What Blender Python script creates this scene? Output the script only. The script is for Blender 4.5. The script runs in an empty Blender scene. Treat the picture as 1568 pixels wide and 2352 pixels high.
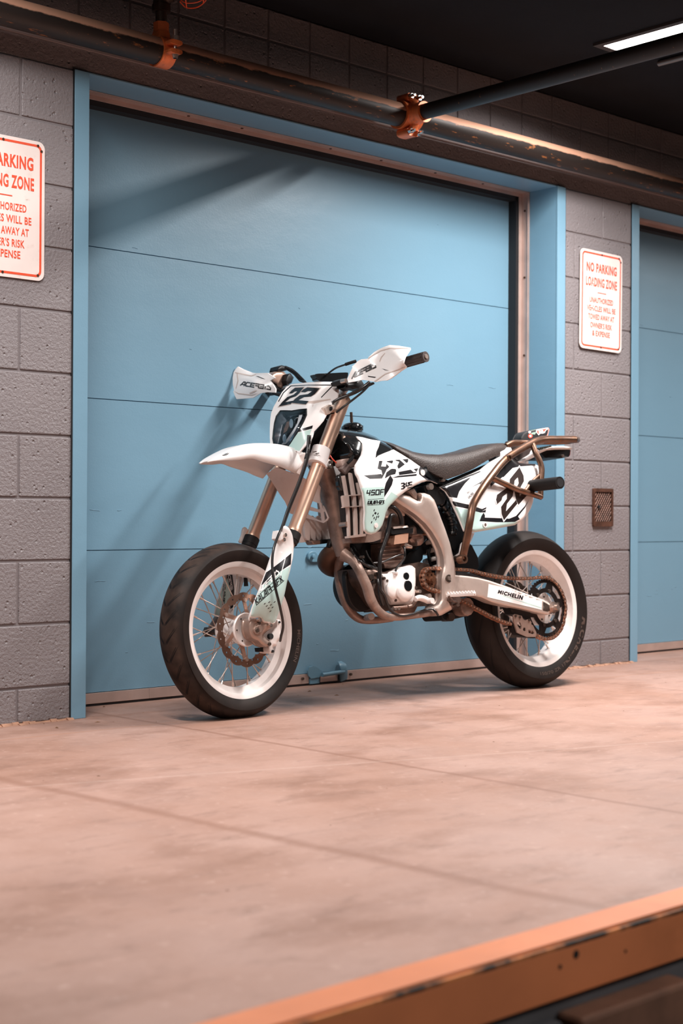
import bpy, bmesh, math, random
import numpy as np
from mathutils import Vector, Matrix
from mathutils.geometry import delaunay_2d_cdt

random.seed(7)
SC = bpy.context.scene
COL = SC.collection
PI = math.pi
def V3(*a): return np.array(a, float)

# ------------------------------------------------------------------ camera
FPX = 3450.0
YAW, PIT, ROL = 0.746518061, 0.00356058060, 0.00549585879
CAM = V3(0, -4.2213, .6677)
cf = V3(math.sin(YAW)*math.cos(PIT), math.cos(YAW)*math.cos(PIT), math.sin(PIT))
cr0 = V3(math.cos(YAW), -math.sin(YAW), 0)
cu0 = np.cross(cr0, cf)
cr = cr0*math.cos(ROL) + cu0*math.sin(ROL)
cu = -cr0*math.sin(ROL) + cu0*math.cos(ROL)
cam = bpy.data.cameras.new('camera')
camo = bpy.data.objects.new('camera', cam); COL.objects.link(camo)
cam.sensor_fit = 'VERTICAL'; cam.sensor_height = 36; cam.sensor_width = 24
cam.lens = FPX/2352*36
cam.clip_start = .05; cam.clip_end = 60
M = Matrix.Identity(4)
for i in range(3):
    M[i][0], M[i][1], M[i][2], M[i][3] = cr[i], cu[i], -cf[i], CAM[i]
camo.matrix_world = M
cam.dof.use_dof = True; cam.dof.focus_distance = 5.0; cam.dof.aperture_fstop = 3.4
SC.camera = camo

# ------------------------------------------------------------------ world, light, exposure
SC.view_settings.view_transform = 'Standard'
SC.view_settings.look = 'None'
SC.view_settings.gamma = 1
SC.view_settings.use_curve_mapping = False
SC.view_settings.exposure = 0.0
wd = bpy.data.worlds.new('world'); SC.world = wd; wd.use_nodes = True
wd.node_tree.nodes['Background'].inputs[0].default_value = (.50, .52, .60, 1)
wd.node_tree.nodes['Background'].inputs[1].default_value = .005
LIGHT = dict(power=112, col=(1, .945, .915), spread=157)
FIXTURES = [(4.79, -.60, 1.0), (1.85, -.60, .62), (7.75, -.60, .6)]     # x, y of the wall end, power factor
FIXTURES_FRONT = [(4.79, -4.3, .38), (1.85, -4.3, .38)]

# ------------------------------------------------------------------ materials
def nt(m):
    m.use_nodes = True
    t = m.node_tree
    return t, t.nodes, t.links, t.nodes['Principled BSDF']
MAT = {}
def mat(name, col, rough=.5, metal=0., bump=0., bscale=200., var=0., vscale=6., spec=.5, coat=0., dirt=None, dscale=8., damt=.5, emit=None, estr=0., trans=0., alpha=1., bdist=.002, detail=5):
    if name in MAT: return MAT[name]
    m = bpy.data.materials.new(name); MAT[name] = m
    t, N, L, P = nt(m)
    P.inputs['Base Color'].default_value = (*col, 1)
    P.inputs['Roughness'].default_value = rough
    P.inputs['Metallic'].default_value = metal
    P.inputs['Specular IOR Level'].default_value = spec
    P.inputs['Coat Weight'].default_value = coat
    P.inputs['Transmission Weight'].default_value = trans
    if emit:
        P.inputs['Emission Color'].default_value = (*emit, 1); P.inputs['Emission Strength'].default_value = estr
    tc = N.new('ShaderNodeTexCoord')
    if var or dirt:
        nz = N.new('ShaderNodeTexNoise'); nz.inputs['Scale'].default_value = vscale; nz.inputs['Detail'].default_value = detail
        L.new(tc.outputs['Object'], nz.inputs['Vector'])
        mr = N.new('ShaderNodeMapRange'); mr.inputs[1].default_value = .3; mr.inputs[2].default_value = .7
        mr.inputs[3].default_value = 1-var; mr.inputs[4].default_value = 1+var
        L.new(nz.outputs['Fac'], mr.inputs[0])
        mx = N.new('ShaderNodeMix'); mx.data_type = 'RGBA'; mx.blend_type = 'MULTIPLY'; mx.inputs[0].default_value = 1
        mx.inputs[6].default_value = (*col, 1)
        L.new(mr.outputs[0], mx.inputs[7])
        out = mx.outputs[2]
        if dirt:
            n2 = N.new('ShaderNodeTexNoise'); n2.inputs['Scale'].default_value = dscale; n2.inputs['Detail'].default_value = 8; n2.inputs['Roughness'].default_value = .65
            L.new(tc.outputs['Object'], n2.inputs['Vector'])
            r2 = N.new('ShaderNodeMapRange'); r2.inputs[1].default_value = .62-damt*.2; r2.inputs[2].default_value = .72; r2.inputs[4].default_value = min(1, damt*1.4)
            L.new(n2.outputs['Fac'], r2.inputs[0])
            m2 = N.new('ShaderNodeMix'); m2.data_type = 'RGBA'; m2.inputs[7].default_value = (*dirt, 1)
            L.new(r2.outputs[0], m2.inputs[0]); L.new(out, m2.inputs[6]); out = m2.outputs[2]
        L.new(out, P.inputs['Base Color'])
    if bump:
        nb = N.new('ShaderNodeTexNoise'); nb.inputs['Scale'].default_value = bscale; nb.inputs['Detail'].default_value = 3
        L.new(tc.outputs['Object'], nb.inputs['Vector'])
        bp = N.new('ShaderNodeBump'); bp.inputs['Strength'].default_value = bump; bp.inputs['Distance'].default_value = bdist
        L.new(nb.outputs['Fac'], bp.inputs['Height']); L.new(bp.outputs[0], P.inputs['Normal'])
    return m

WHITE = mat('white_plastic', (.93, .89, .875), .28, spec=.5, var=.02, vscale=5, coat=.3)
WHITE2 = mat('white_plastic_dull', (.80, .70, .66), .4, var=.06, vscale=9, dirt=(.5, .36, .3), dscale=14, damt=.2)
MINT = mat('mint_graphic', (.50, .68, .64), .3, coat=.3)
BLKG = mat('black_graphic', (.010, .009, .011), .28, coat=.3)
WHG = mat('white_graphic', (.93, .89, .875), .3)
BLK = mat('black_plastic', (.008, .008, .009), .45, bump=.15, bscale=300, spec=.3)
BLKGL = mat('black_gloss', (.010, .011, .012), .16, coat=.5)
RUB = mat('black_rubber', (.011, .009, .009), .6, bump=.2, bscale=250, var=.3, vscale=20, spec=.25)
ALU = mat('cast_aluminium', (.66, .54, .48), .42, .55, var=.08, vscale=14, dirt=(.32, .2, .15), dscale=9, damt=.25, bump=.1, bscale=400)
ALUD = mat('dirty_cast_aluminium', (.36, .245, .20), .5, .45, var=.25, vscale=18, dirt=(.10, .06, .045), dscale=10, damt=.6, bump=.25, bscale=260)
BRUSH = mat('polished_metal', (.85, .74, .68), .22, .9, var=.06, vscale=30)
STEEL = mat('plain_steel', (.62, .5, .44), .3, .85, var=.1, vscale=30)
DKST = mat('dark_steel', (.10, .075, .062), .42, .7, var=.3, vscale=25)
BRONZE = mat('bronze_tube', (.92, .60, .45), .33, .92, var=.08, vscale=8)
BARE = mat('bare_steel_tube', (.20, .115, .08), .34, .8, var=.25, vscale=25, dirt=(.30, .11, .03), dscale=30, damt=.5)
WHPAINT = mat('white_painted_metal', (.90, .83, .80), .35, .1, var=.05, vscale=12, dirt=(.42, .3, .25), dscale=12, damt=.18)
WHENG = mat('white_engine_paint', (.93, .86, .83), .3, coat=.3, var=.02)
ENG = mat('engine_casting', (.11, .072, .058), .5, .4, var=.4, vscale=25, dirt=(.03, .02, .016), dscale=22, damt=.6, bump=.4, bscale=180)
HOSE = mat('black_hose', (.016, .014, .014), .3, coat=.2)
CHAINM = mat('copper_chain', (.52, .29, .20), .3, .85, var=.15, vscale=60)
RED = mat('red_plastic', (.65, .04, .03), .4)
REDW = mat('red_wire', (.8, .08, .04), .4)
def glass():
    m = bpy.data.materials.new('clear_lens'); m.use_nodes = True; t = m.node_tree; N, L = t.nodes, t.links
    for n in list(N):
        if n.type == 'BSDF_PRINCIPLED': N.remove(n)
    tr = N.new('ShaderNodeBsdfTransparent'); tr.inputs[0].default_value = (.93, .97, 1, 1); gl = N.new('ShaderNodeBsdfGlossy'); gl.inputs['Roughness'].default_value = .05
    fr_ = N.new('ShaderNodeFresnel'); fr_.inputs[0].default_value = 1.5; mx = N.new('ShaderNodeMixShader')
    L.new(fr_.outputs[0], mx.inputs[0]); L.new(tr.outputs[0], mx.inputs[1]); L.new(gl.outputs[0], mx.inputs[2]); L.new(mx.outputs[0], N['Material Output'].inputs[0])
    return m
GLASS = glass()
CHROME = mat('chrome', (.85, .82, .80), .08, 1.)
RUST = mat('rusty_exhaust', (.10, .05, .032), .5, .6, var=.4, vscale=14)
STK_R = mat('red_sticker', (.75, .10, .07), .4); STK_G = mat('green_sticker', (.25, .36, .30), .4)

# ------------------------------------------------------------------ mesh builder
class MB:
    def __init__(s): s.v = []; s.f = []; s.m = []; s.uv = {}
    def add(s, vs, fs, mi=0, uvs=None):
        o = len(s.v); s.v += [tuple(map(float, p)) for p in vs]
        for k, f in enumerate(fs):
            if uvs is not None: s.uv[len(s.f)] = uvs[k]
            s.f.append(tuple(i+o for i in f)); s.m.append(mi)
        return s
def tag(o, label=None, cat=None, group=None, kind=None):
    if label: o['label'] = label
    if cat: o['category'] = cat
    if group: o['group'] = group
    if kind: o['kind'] = kind
    return o
def build(name, mb, mats, parent=None, smooth=40, bevel=0., kind=None, label=None, fix=True):
    me = bpy.data.meshes.new(name)
    vs = mb.v
    if parent is not None:
        root = parent
        while root.parent: root = root.parent
        Mi = np.array(root_matrix(root).inverted())
        A = np.array(vs); A = A@Mi[:3, :3].T + Mi[:3, 3]
        vs = [tuple(p) for p in A]
    me.from_pydata(vs, [], mb.f)
    mats = mats if isinstance(mats, (list, tuple)) else [mats]
    for m in mats: me.materials.append(m)
    for i, p in enumerate(me.polygons): p.material_index = mb.m[i]
    if mb.uv:
        ul = me.uv_layers.new(name='UVMap')
        for i, p in enumerate(me.polygons):
            if i in mb.uv:
                for k, li in enumerate(p.loop_indices): ul.data[li].uv = mb.uv[i][k]
    if fix:
        bm = bmesh.new(); bm.from_mesh(me); bmesh.ops.recalc_face_normals(bm, faces=bm.faces); bm.to_mesh(me); bm.free()
    if smooth:
        me.shade_smooth(); me.set_sharp_from_angle(angle=math.radians(smooth))
    o = bpy.data.objects.new(name, me); COL.objects.link(o)
    if parent is not None: o.parent = parent
    if bevel:
        b = o.modifiers.new('bevel', 'BEVEL'); b.width = bevel; b.segments = 2; b.limit_method = 'ANGLE'; b.angle_limit = math.radians(38)
    if kind: o['kind'] = kind
    if label: o['label'] = label
    return o
_RM = {}
def root_matrix(o): return _RM.get(o.name, Matrix.Identity(4))
def empty(name, loc, basis=None, parent=None):
    o = bpy.data.objects.new(name, None); COL.objects.link(o); o.empty_display_size = .1
    if parent is None:
        m = Matrix.Translation(Vector(loc))
        if basis is not None:
            for i in range(3):
                for k in range(3): m[i][k] = basis[k][i]
        o.matrix_world = m; _RM[o.name] = m.copy()
    else: o.parent = parent
    return o
def box(mb, lo, hi, mi=0, fr=None):
    P = [V3(x, y, z) for x in (lo[0], hi[0]) for y in (lo[1], hi[1]) for z in (lo[2], hi[2])]
    if fr is not None: P = [fr(*p) for p in P]
    return mb.add(P, [(0, 1, 3, 2), (4, 6, 7, 5), (0, 4, 5, 1), (2, 3, 7, 6), (0, 2, 6, 4), (1, 5, 7, 3)], mi)

# ------------------------------------------------------------------ bike frames
def frame(psi, th):
    U = V3(math.cos(psi), math.sin(psi), 0); n = V3(-math.sin(psi), math.cos(psi), 0); Z = V3(0, 0, 1)
    return U, n*math.cos(th)-Z*math.sin(th), Z*math.cos(th)+n*math.sin(th)
class FR:
    def __init__(s, O, B): s.O = O; s.U, s.V, s.W = B
    def P(s, x, y, v=0.):
        d = cr*(x-784)/FPX - cu*(y-1176)/FPX + cf
        t = ((s.O-CAM)@s.V + v)/(d@s.V)
        return CAM + t*d
    def L(s, u, v, w): return s.O + u*s.U + v*s.V + w*s.W
    def loc(s, P): d = P-s.O; return V3(d@s.U, d@s.V, d@s.W)
    def mir(s, P): a = s.loc(P); return s.L(a[0], -a[1], a[2])
bB = frame(-.039, .09); B = FR(V3(4.597, -.398, .313)+.062*bB[1], bB)
bF = frame(.054, .097); Fm = FR(V3(3.157, -.324, .291)+.045*bF[1], bF)
# crops of the photograph the outlines were read in: origin and scale
ZM = dict(A=(450, 760, 3.92), B=(720, 760, 3.92), C=(960, 940, 3.92), D=(720, 1060, 3.92), E=(340, 1200, 3.92), F=(1000, 1200, 4.126),
          G=(540, 1050, 6.03), H=(600, 1180, 3.92), I=(780, 1180, 6.533), P=(0, 0, 1.))
def S(z, pts):
    ox, oy, s = ZM[z]
    return [(ox+p[0]/s, oy+p[1]/s, *p[2:]) for p in pts]

# ------------------------------------------------------------------ shape tools
def catmull(pts, n=6, closed=False):
    pts = [np.array(p, float) for p in pts]; out = []; N = len(pts)
    if N < 3: return pts
    rng = range(N if closed else N-1)
    for i in rng:
        if closed: p0, p1, p2, p3 = pts[i-1], pts[i], pts[(i+1) % N], pts[(i+2) % N]
        else: p0 = pts[max(i-1, 0)]; p1 = pts[i]; p2 = pts[i+1]; p3 = pts[min(i+2, N-1)]
        for k in range(n):
            t = k/n
            out.append(.5*((2*p1)+(-p0+p2)*t+(2*p0-5*p1+4*p2-p3)*t*t+(-p0+3*p1-3*p2+p3)*t**3))
    if not closed: out.append(pts[-1])
    return out
def sweep(mb, pts, r, n=5, segs=12, mi=0, up=None, cap=True, power=2., smooth=True, closed=False):
    """tube through world points; r = radius, list of radii, or list of (across, along up)"""
    if not isinstance(r, (list, tuple)) or (len(r) == 2 and len(pts) != 2 and not isinstance(r[0], (list, tuple))): rr = [r]*len(pts)
    else: rr = list(r)
    rr = [(a, a) if not isinstance(a, (list, tuple)) else a for a in rr]
    D = [np.concatenate([np.array(p, float), q]) for p, q in zip(pts, rr)]
    if smooth: D = catmull(D, n, closed)
    Pn = [d[:3] for d in D]; K = len(Pn)
    rings = []; a = None
    for i in range(K):
        if closed: t = Pn[(i+1) % K]-Pn[i-1]
        else: t = Pn[min(i+1, K-1)]-Pn[max(i-1, 0)]
        t = t/(np.linalg.norm(t)+1e-12)
        if up is not None: b = up - (up@t)*t
        else:
            if a is None: a = V3(0, 0, 1) if abs(t[2]) < .9 else V3(1, 0, 0)
            b = a-(a@t)*t
        b = b/(np.linalg.norm(b)+1e-12); a = b
        c = np.cross(t, b)
        ring = []
        for k in range(segs):
            th = 2*PI*k/segs; x, y = math.cos(th), math.sin(th)
            if power != 2.:
                x = math.copysign(abs(x)**(2/power), x); y = math.copysign(abs(y)**(2/power), y)
            ring.append(Pn[i]+c*x*D[i][3]+b*y*D[i][4])
        rings.append(ring)
    vs = [p for ring in rings for p in ring]; fs = []
    for i in range(K if closed else K-1):
        j = (i+1) % K
        for k in range(segs):
            k2 = (k+1) % segs
            fs.append((i*segs+k, i*segs+k2, j*segs+k2, j*segs+k))
    if cap and not closed:
        fs.append(tuple(range(segs-1, -1, -1))); fs.append(tuple((K-1)*segs+k for k in range(segs)))
    return mb.add(vs, fs, mi)
def cyl(mb, p0, p1, r0, r1=None, segs=20, mi=0):
    r1 = r0 if r1 is None else r1
    return sweep(mb, [p0, p1], [(r0, r0), (r1, r1)], segs=segs, mi=mi, smooth=False)
def hexn(mb, p0, p1, r, mi=0): return cyl(mb, p0, p1, r, segs=6, mi=mi)
def lathe(mb, fr, prof, segs=96, c=(0, 0), mi=0, a0=0, a1=2*PI, closeprof=False, ripple=None):
    full = abs(a1-a0-2*PI) < 1e-6; K = len(prof); n = segs if full else segs+1
    vs = []
    for i in range(n):
        th = a0+(a1-a0)*i/segs
        for (r, v) in prof: vs.append(fr.L(c[0]+r*math.cos(th), v, c[1]+r*math.sin(th)))
    fs = []; uv = []
    kk = K if closeprof else K-1
    for i in range(segs):
        j = (i+1) % n
        for k in range(kk):
            k2 = (k+1) % K
            fs.append((i*K+k, i*K+k2, j*K+k2, j*K+k))
            uv.append([(i/segs, k/kk), (i/segs, (k+1)/kk), ((i+1)/segs, (k+1)/kk), ((i+1)/segs, k/kk)])
    return mb.add(vs, fs, mi, uv)
def inpoly(x, y, poly):
    c = False; n = len(poly); j = n-1
    for i in range(n):
        xi, yi = poly[i][0], poly[i][1]; xj, yj = poly[j][0], poly[j][1]
        if ((yi > y) != (yj > y)) and (x < (xj-xi)*(y-yi)/(yj-yi+1e-12)+xi): c = not c
        j = i
    return c
def pdist(x, y, poly):
    A = np.array([p[:2] for p in poly]); Bq = np.roll(A, -1, 0); d = Bq-A
    q = np.array([x, y]); t = np.clip(((q-A)*d).sum(1)/((d*d).sum(1)+1e-12), 0, 1)
    return float(np.min(np.hypot(*(A+t[:, None]*d-q).T)))
def dens(poly, step):
    out = []
    for i in range(len(poly)):
        a = np.array(poly[i][:2], float); b = np.array(poly[(i+1) % len(poly)][:2], float)
        n = max(1, int(np.linalg.norm(b-a)/step+.5))
        for k in range(n): out.append(tuple(a+(b-a)*k/n))
    return out
def tri2d(outer, holes=(), step=None, rings=(), extra=()):
    """triangulate polygon with holes and an inner grid; returns points, triangles"""
    loops = [outer]+list(holes)
    if step: loops = [dens(l, step) for l in loops]
    pts = []; edges = []
    for l in loops:
        o = len(pts); pts += [Vector(p[:2]) for p in l]
        edges += [(o+i, o+(i+1) % len(l)) for i in range(len(l))]
    for l in extra:
        l = dens(l, step or 8); o = len(pts); pts += [Vector(p[:2]) for p in l]; edges += [(o+i, o+(i+1) % len(l)) for i in range(len(l))]
    if step:
        for d in rings:
            for l in loops:
                n = len(l)
                for k in range(n):
                    a, b = np.array(l[k-1]), np.array(l[(k+1) % n]); t = b-a; q = np.hypot(*t)
                    if q < 1e-9: continue
                    nn = np.array([-t[1], t[0]])/q
                    for sg in (1, -1):
                        c = np.array(l[k])+nn*sg*d
                        if inpoly(c[0], c[1], outer) and not any(inpoly(c[0], c[1], h) for h in holes) and min(pdist(c[0], c[1], m) for m in loops) > d*.93: pts.append(Vector(c))
        clear = max([step*.45]+[d+step*.4 for d in rings])
        xs = [p[0] for p in outer]; ys = [p[1] for p in outer]
        y = min(ys)+step*.5; row = 0
        while y < max(ys):
            x = min(xs)+(step*.5 if row % 2 else 0)
            while x < max(xs):
                if inpoly(x, y, outer) and not any(inpoly(x, y, h) for h in holes) and min(pdist(x, y, l) for l in loops) > clear: pts.append(Vector((x, y)))
                x += step
            y += step*.87; row += 1
    V, E_, F_, *_r = delaunay_2d_cdt(pts, edges, [], 0, 1e-7)
    F2 = []
    for f in F_:
        cx = sum(V[i][0] for i in f)/len(f); cy = sum(V[i][1] for i in f)/len(f)
        if inpoly(cx, cy, outer) and not any(inpoly(cx, cy, h) for h in holes): F2.append(tuple(f))
    return [(p[0], p[1]) for p in V], F2
class Vf:
    """lateral offset over the image of a panel: smooth field through control points plus a rounded rim"""
    def __init__(s, ctrl, outline=None, bulge=0., w=20.):
        s.c = [(c[0], c[1]) for c in ctrl]; z = np.array([c[2] for c in ctrl]); n = len(ctrl)
        s.o = outline; s.b = bulge; s.w = w
        if n == 1: s.k = None; s.z0 = z[0]; return
        A = np.zeros((n+3, n+3))
        for i in range(n):
            for j in range(n): A[i, j] = s.ph(s.c[i], s.c[j])
            A[i, n:] = [1, s.c[i][0]/100, s.c[i][1]/100]; A[n:, i] = A[i, n:]
        s.k = np.linalg.lstsq(A+0*np.eye(n+3), np.concatenate([z, [0, 0, 0]]), rcond=1e-9)[0]
    def ph(s, a, b):
        r2 = ((a[0]-b[0])**2+(a[1]-b[1])**2)/1e4
        return 0 if r2 < 1e-12 else r2*math.log(r2)
    def __call__(s, x, y):
        if s.k is None: v = s.z0
        else:
            n = len(s.c); v = sum(s.k[i]*s.ph((x, y), s.c[i]) for i in range(n))+s.k[n]+s.k[n+1]*x/100+s.k[n+2]*y/100
        if s.b and s.o is not None:
            d = pdist(x, y, s.o)/s.w; d = min(d, 1); v -= s.b*math.sqrt(max(0, 1-(1-d)**2))
        return v
def panel(mb, fr, outline, vf, thick, mi=0, holes=(), step=8, off=None, regions=()):
    if not callable(vf): vv = vf; vf = lambda x, y: vv
    rg_ = (vf.w*.22, vf.w*.6, vf.w) if isinstance(vf, Vf) and vf.b else ()
    P2, T = tri2d(outline, holes, step, rg_, [r_[0] for r_ in regions])
    T = [t for t in T]; tm = []
    for t in T:
        cx = sum(P2[i][0] for i in t)/3; cy = sum(P2[i][1] for i in t)/3; m_ = mi
        for pl, k in regions:
            if inpoly(cx, cy, pl): m_ = k
        tm.append(m_)
    off = fr.V*thick if off is None else off
    top = [fr.P(x, y, vf(x, y)) for x, y in P2]; n = len(top)
    bot = [p+off for p in top]
    fs = list(T)+[tuple(n+i for i in reversed(t)) for t in T]
    ed = {}
    for t in T:
        for a, b in ((t[0], t[1]), (t[1], t[2]), (t[2], t[0])):
            k = (min(a, b), max(a, b)); ed.setdefault(k, []).append((a, b))
    for k, e in ed.items():
        if len(e) == 1: a, b = e[0]; fs.append((b, a, a+n, b+n))
    k0 = len(mb.m); mb.add(top+bot, fs, mi)
    for k, m_ in enumerate(tm): mb.m[k0+k] = m_
    return mb
def decal(mb, fr, outline, vf, mi, holes=(), step=6, lift=.0012):
    if not callable(vf): vv = vf; vf = lambda x, y: vv
    P2, T = tri2d(outline, holes, step); out = []
    for x, y in P2:
        p = fr.P(x, y, vf(x, y)); d = CAM-p; out.append(p+d/np.linalg.norm(d)*lift)
    return mb.add(out, T, mi)
_TX = {}
def textmesh(s, bold=.0):
    if (s, bold) in _TX: return _TX[(s, bold)]
    cu_ = bpy.data.curves.new('lettering', 'FONT'); cu_.body = s; cu_.resolution_u = 3; cu_.offset = bold; cu_.space_character = 1+bold*3
    o = bpy.data.objects.new('lettering', cu_); COL.objects.link(o)
    bpy.context.view_layer.update()
    dg = bpy.context.evaluated_depsgraph_get()
    me = bpy.data.meshes.new_from_object(o.evaluated_get(dg))
    bm = bmesh.new(); bm.from_mesh(me); bmesh.ops.triangulate(bm, faces=bm.faces)
    bm.verts.ensure_lookup_table(); vs = [(v.co.x, v.co.y) for v in bm.verts]; bm.verts.index_update(); fs = [tuple(v.index for v in f.verts) for f in bm.faces]; bm.free()
    bpy.data.objects.remove(o); bpy.data.curves.remove(cu_); bpy.data.meshes.remove(me)
    xs = [v[0] for v in vs]; x0, x1 = min(xs), max(xs)
    vs = [((x-x0)/(x1-x0), y/.69) for x, y in vs]
    _TX[(s, bold)] = (vs, fs, x1-x0); return _TX[(s, bold)]
def bil(q, x, y):
    bl, br, tr, tl = [np.array(p[:2], float) for p in q]
    return (bl*(1-x)+br*x)*(1-y)+(tl*(1-x)+tr*x)*y
def textd(mb, fr, s, quad, vf, mi, bold=.02, lift=.0016):
    if not callable(vf): vv = vf; vf = lambda x, y: vv
    vs, fs, _ = textmesh(s, bold); out = []
    for x, y in vs:
        q = bil(quad, x, y); p = fr.P(q[0], q[1], vf(*q)); d = CAM-p; out.append(p+d/np.linalg.norm(d)*lift)
    return mb.add(out, fs, mi)
# stroke letters in a unit cell (x, y up)
GL = {'A': [[(0, 0), (.52, 1), (.98, 1), (.98, 0)], [(.3, .3), (.98, .3)]], 'C': [[(1, 1), (.2, 1), (.05, .8), (0, .2), (.15, 0), (1, 0)]], 'E': [[(1, 1), (.05, 1), (0, 0), (1, 0)], [(0, .5), (.9, .5)]],
      'R': [[(0, 1), (1, 1), (1, .5), (.1, .5)], [(.9, .5), (1, 0)]], 'B': [[(0, 1), (1, 1), (1, 0), (0, 0)], [(.15, .5), (1, .5)]], 'i': [[(.5, 0), (.5, .68)], [(.5, .85), (.5, 1.02)]],
      'S': [[(0, 0), (1, 0), (1, .45), (.3, 1)], [(.3, 1), (.0, .8)]], '4': [[(.1, 1), (0, .4), (1, .4)], [(.9, 1), (.85, 0)]], '5': [[(1, 1), (.1, 1), (.05, .52), (1, .52), (.95, 0), (0, 0)]],
      '0': [[(0, 0), (.05, 1), (1, 1), (.95, 0), (0, 0)]], 'F': [[(0, 0), (.1, 1), (1, 1)], [(.05, .5), (.85, .5)]], '3': [[(0, 1), (1, 1), (1, 0), (0, 0)], [(.2, .5), (1, .5)]],
      ':': [[(.2, .15), (.2, .3)], [(.2, .7), (.2, .85)]], 'L': [[(.2, 1), (.2, 0), (1, 0)]], 'K': [[(0, 0), (.1, 1)], [(1, 1), (.1, .5), (.9, 0)]], 'I': [[(.5, 0), (.55, 1)]], '-': [[(.1, .5), (.9, .5)]],
      'G': [[(1, 1), (.1, 1), (0, 0), (.9, 0), (.95, .5), (.5, .5)]], 'X': [[(0, 0), (1, 1)], [(.1, 1), (.95, 0)]]}
def strokes(mb, fr, word, quad, vf, mi, th=.17, gap=.34, lift=.0016, aspect=.8):
    if not callable(vf): vv = vf; vf = lambda x, y: vv
    wd_ = [(.35 if ch in 'iI:' else .8 if ch == '-' else 1.) for ch in word]
    tot = sum(wd_)+gap*(len(word)-1); x0 = 0
    W_ = np.linalg.norm(np.array(quad[1][:2])-np.array(quad[0][:2])); H_ = np.linalg.norm(np.array(quad[3][:2])-np.array(quad[0][:2]))
    for ch, w in zip(word, wd_):
        for pl in GL[ch]:
            for a, b in zip(pl[:-1], pl[1:]):
                A = np.array([(x0+a[0]*w)/tot*W_, a[1]*H_*(1-th)+H_*th/2]); Bq = np.array([(x0+b[0]*w)/tot*W_, b[1]*H_*(1-th)+H_*th/2])
                d = Bq-A; l = np.linalg.norm(d)
                if l < 1e-6: continue
                d /= l; n = np.array([-d[1], d[0]])*H_*th/2; e = d*H_*th*.45
                c4 = [A-e-n, Bq+e-n, Bq+e+n, A-e+n]; out = []
                for c in c4:
                    q = bil(quad, c[0]/W_, c[1]/H_); p = fr.P(q[0], q[1], vf(*q)); dd = CAM-p; out.append(p+dd/np.linalg.norm(dd)*lift)
                mb.add(out, [(0, 1, 2, 3)], mi)
        x0 += w+gap
TWO = [(-.04, .70), (-.02, .86), (.12, 1), (1, 1), (1, .64), (.88, .48), (.46, .41), (.27, .2), (1, .2), (1, 0), (0, 0), (0, .26), (.10, .50), (.55, .60), (.66, .79), (.38, .80), (.24, .70)]
def glyph(mb, fr, poly, quad, vf, mi, lift=.0016, step=6, holes=()):
    decal(mb, fr, [tuple(bil(quad, *p)) for p in poly], vf, mi, step=step, lift=lift)
def plate(mb, fr, outer, holes, v0, v1, mi=0):
    P2, T = tri2d(outer, holes, None)
    n = len(P2); a = [fr.L(x, v0, y) for x, y in P2]; b = [fr.L(x, v1, y) for x, y in P2]
    fs = list(T)+[tuple(n+i for i in reversed(t)) for t in T]; ed = {}
    for t in T:
        for p, q in ((t[0], t[1]), (t[1], t[2]), (t[2], t[0])): ed.setdefault((min(p, q), max(p, q)), []).append((p, q))
    for e in ed.values():
        if len(e) == 1: p, q = e[0]; fs.append((q, p, p+n, q+n))
    return mb.add(a+b, fs, mi)
def ring(r, n=24, c=(0, 0), a0=0): return [(c[0]+r*math.cos(a0+2*PI*i/n), c[1]+r*math.sin(a0+2*PI*i/n)) for i in range(n)]

# ================================================================== SETTING
ZH = 2.135; DY = .245; ZC = 2.53
# painted block wall material
def block_mat():
    m = bpy.data.materials.new('grey_painted_block'); t, N, L, P = nt(m)
    tc = N.new('ShaderNodeTexCoord')
    n1 = N.new('ShaderNodeTexNoise'); n1.inputs['Scale'].default_value = 3; n1.inputs['Detail'].default_value = 4
    L.new(tc.outputs['Object'], n1.inputs['Vector'])
    cr_ = N.new('ShaderNodeMix'); cr_.data_type = 'RGBA'; cr_.inputs[6].default_value = (.205, .185, .192, 1); cr_.inputs[7].default_value = (.275, .248, .255, 1)
    L.new(n1.outputs['Fac'], cr_.inputs[0])
    n2 = N.new('ShaderNodeTexNoise'); n2.inputs['Scale'].default_value = 95; n2.inputs['Detail'].default_value = 3; n2.inputs['Roughness'].default_value = .6
    L.new(tc.outputs['Object'], n2.inputs['Vector'])
    vo = N.new('ShaderNodeTexVoronoi'); vo.inputs['Scale'].default_value = 42; L.new(tc.outputs['Object'], vo.inputs['Vector'])
    pit = N.new('ShaderNodeMapRange'); pit.inputs[1].default_value = .0; pit.inputs[2].default_value = .24; L.new(vo.outputs['Distance'], pit.inputs[0])
    gate = N.new('ShaderNodeTexNoise'); gate.inputs['Scale'].default_value = 14; L.new(tc.outputs['Object'], gate.inputs['Vector'])
    gm = N.new('ShaderNodeMapRange'); gm.inputs[1].default_value = .47; gm.inputs[2].default_value = .58; gm.inputs[3].default_value = 1; gm.inputs[4].default_value = 0
    L.new(gate.outputs['Fac'], gm.inputs[0])
    mx = N.new('ShaderNodeMath'); mx.operation = 'MAXIMUM'; L.new(pit.outputs[0], mx.inputs[0]); L.new(gm.outputs[0], mx.inputs[1])
    ad = N.new('ShaderNodeMath'); ad.operation = 'MULTIPLY_ADD'; ad.inputs[1].default_value = .9
    L.new(n2.outputs['Fac'], ad.inputs[0]); L.new(mx.outputs[0], ad.inputs[2])
    bp = N.new('ShaderNodeBump'); bp.inputs['Strength'].default_value = 1.; bp.inputs['Distance'].default_value = .005
    L.new(ad.outputs[0], bp.inputs['Height']); L.new(bp.outputs[0], P.inputs['Normal'])
    L.new(cr_.outputs[2], P.inputs['Base Color']); P.inputs['Roughness'].default_value = .42; P.inputs['Specular IOR Level'].default_value = .5
    return m
BLOCK = block_mat()
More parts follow.
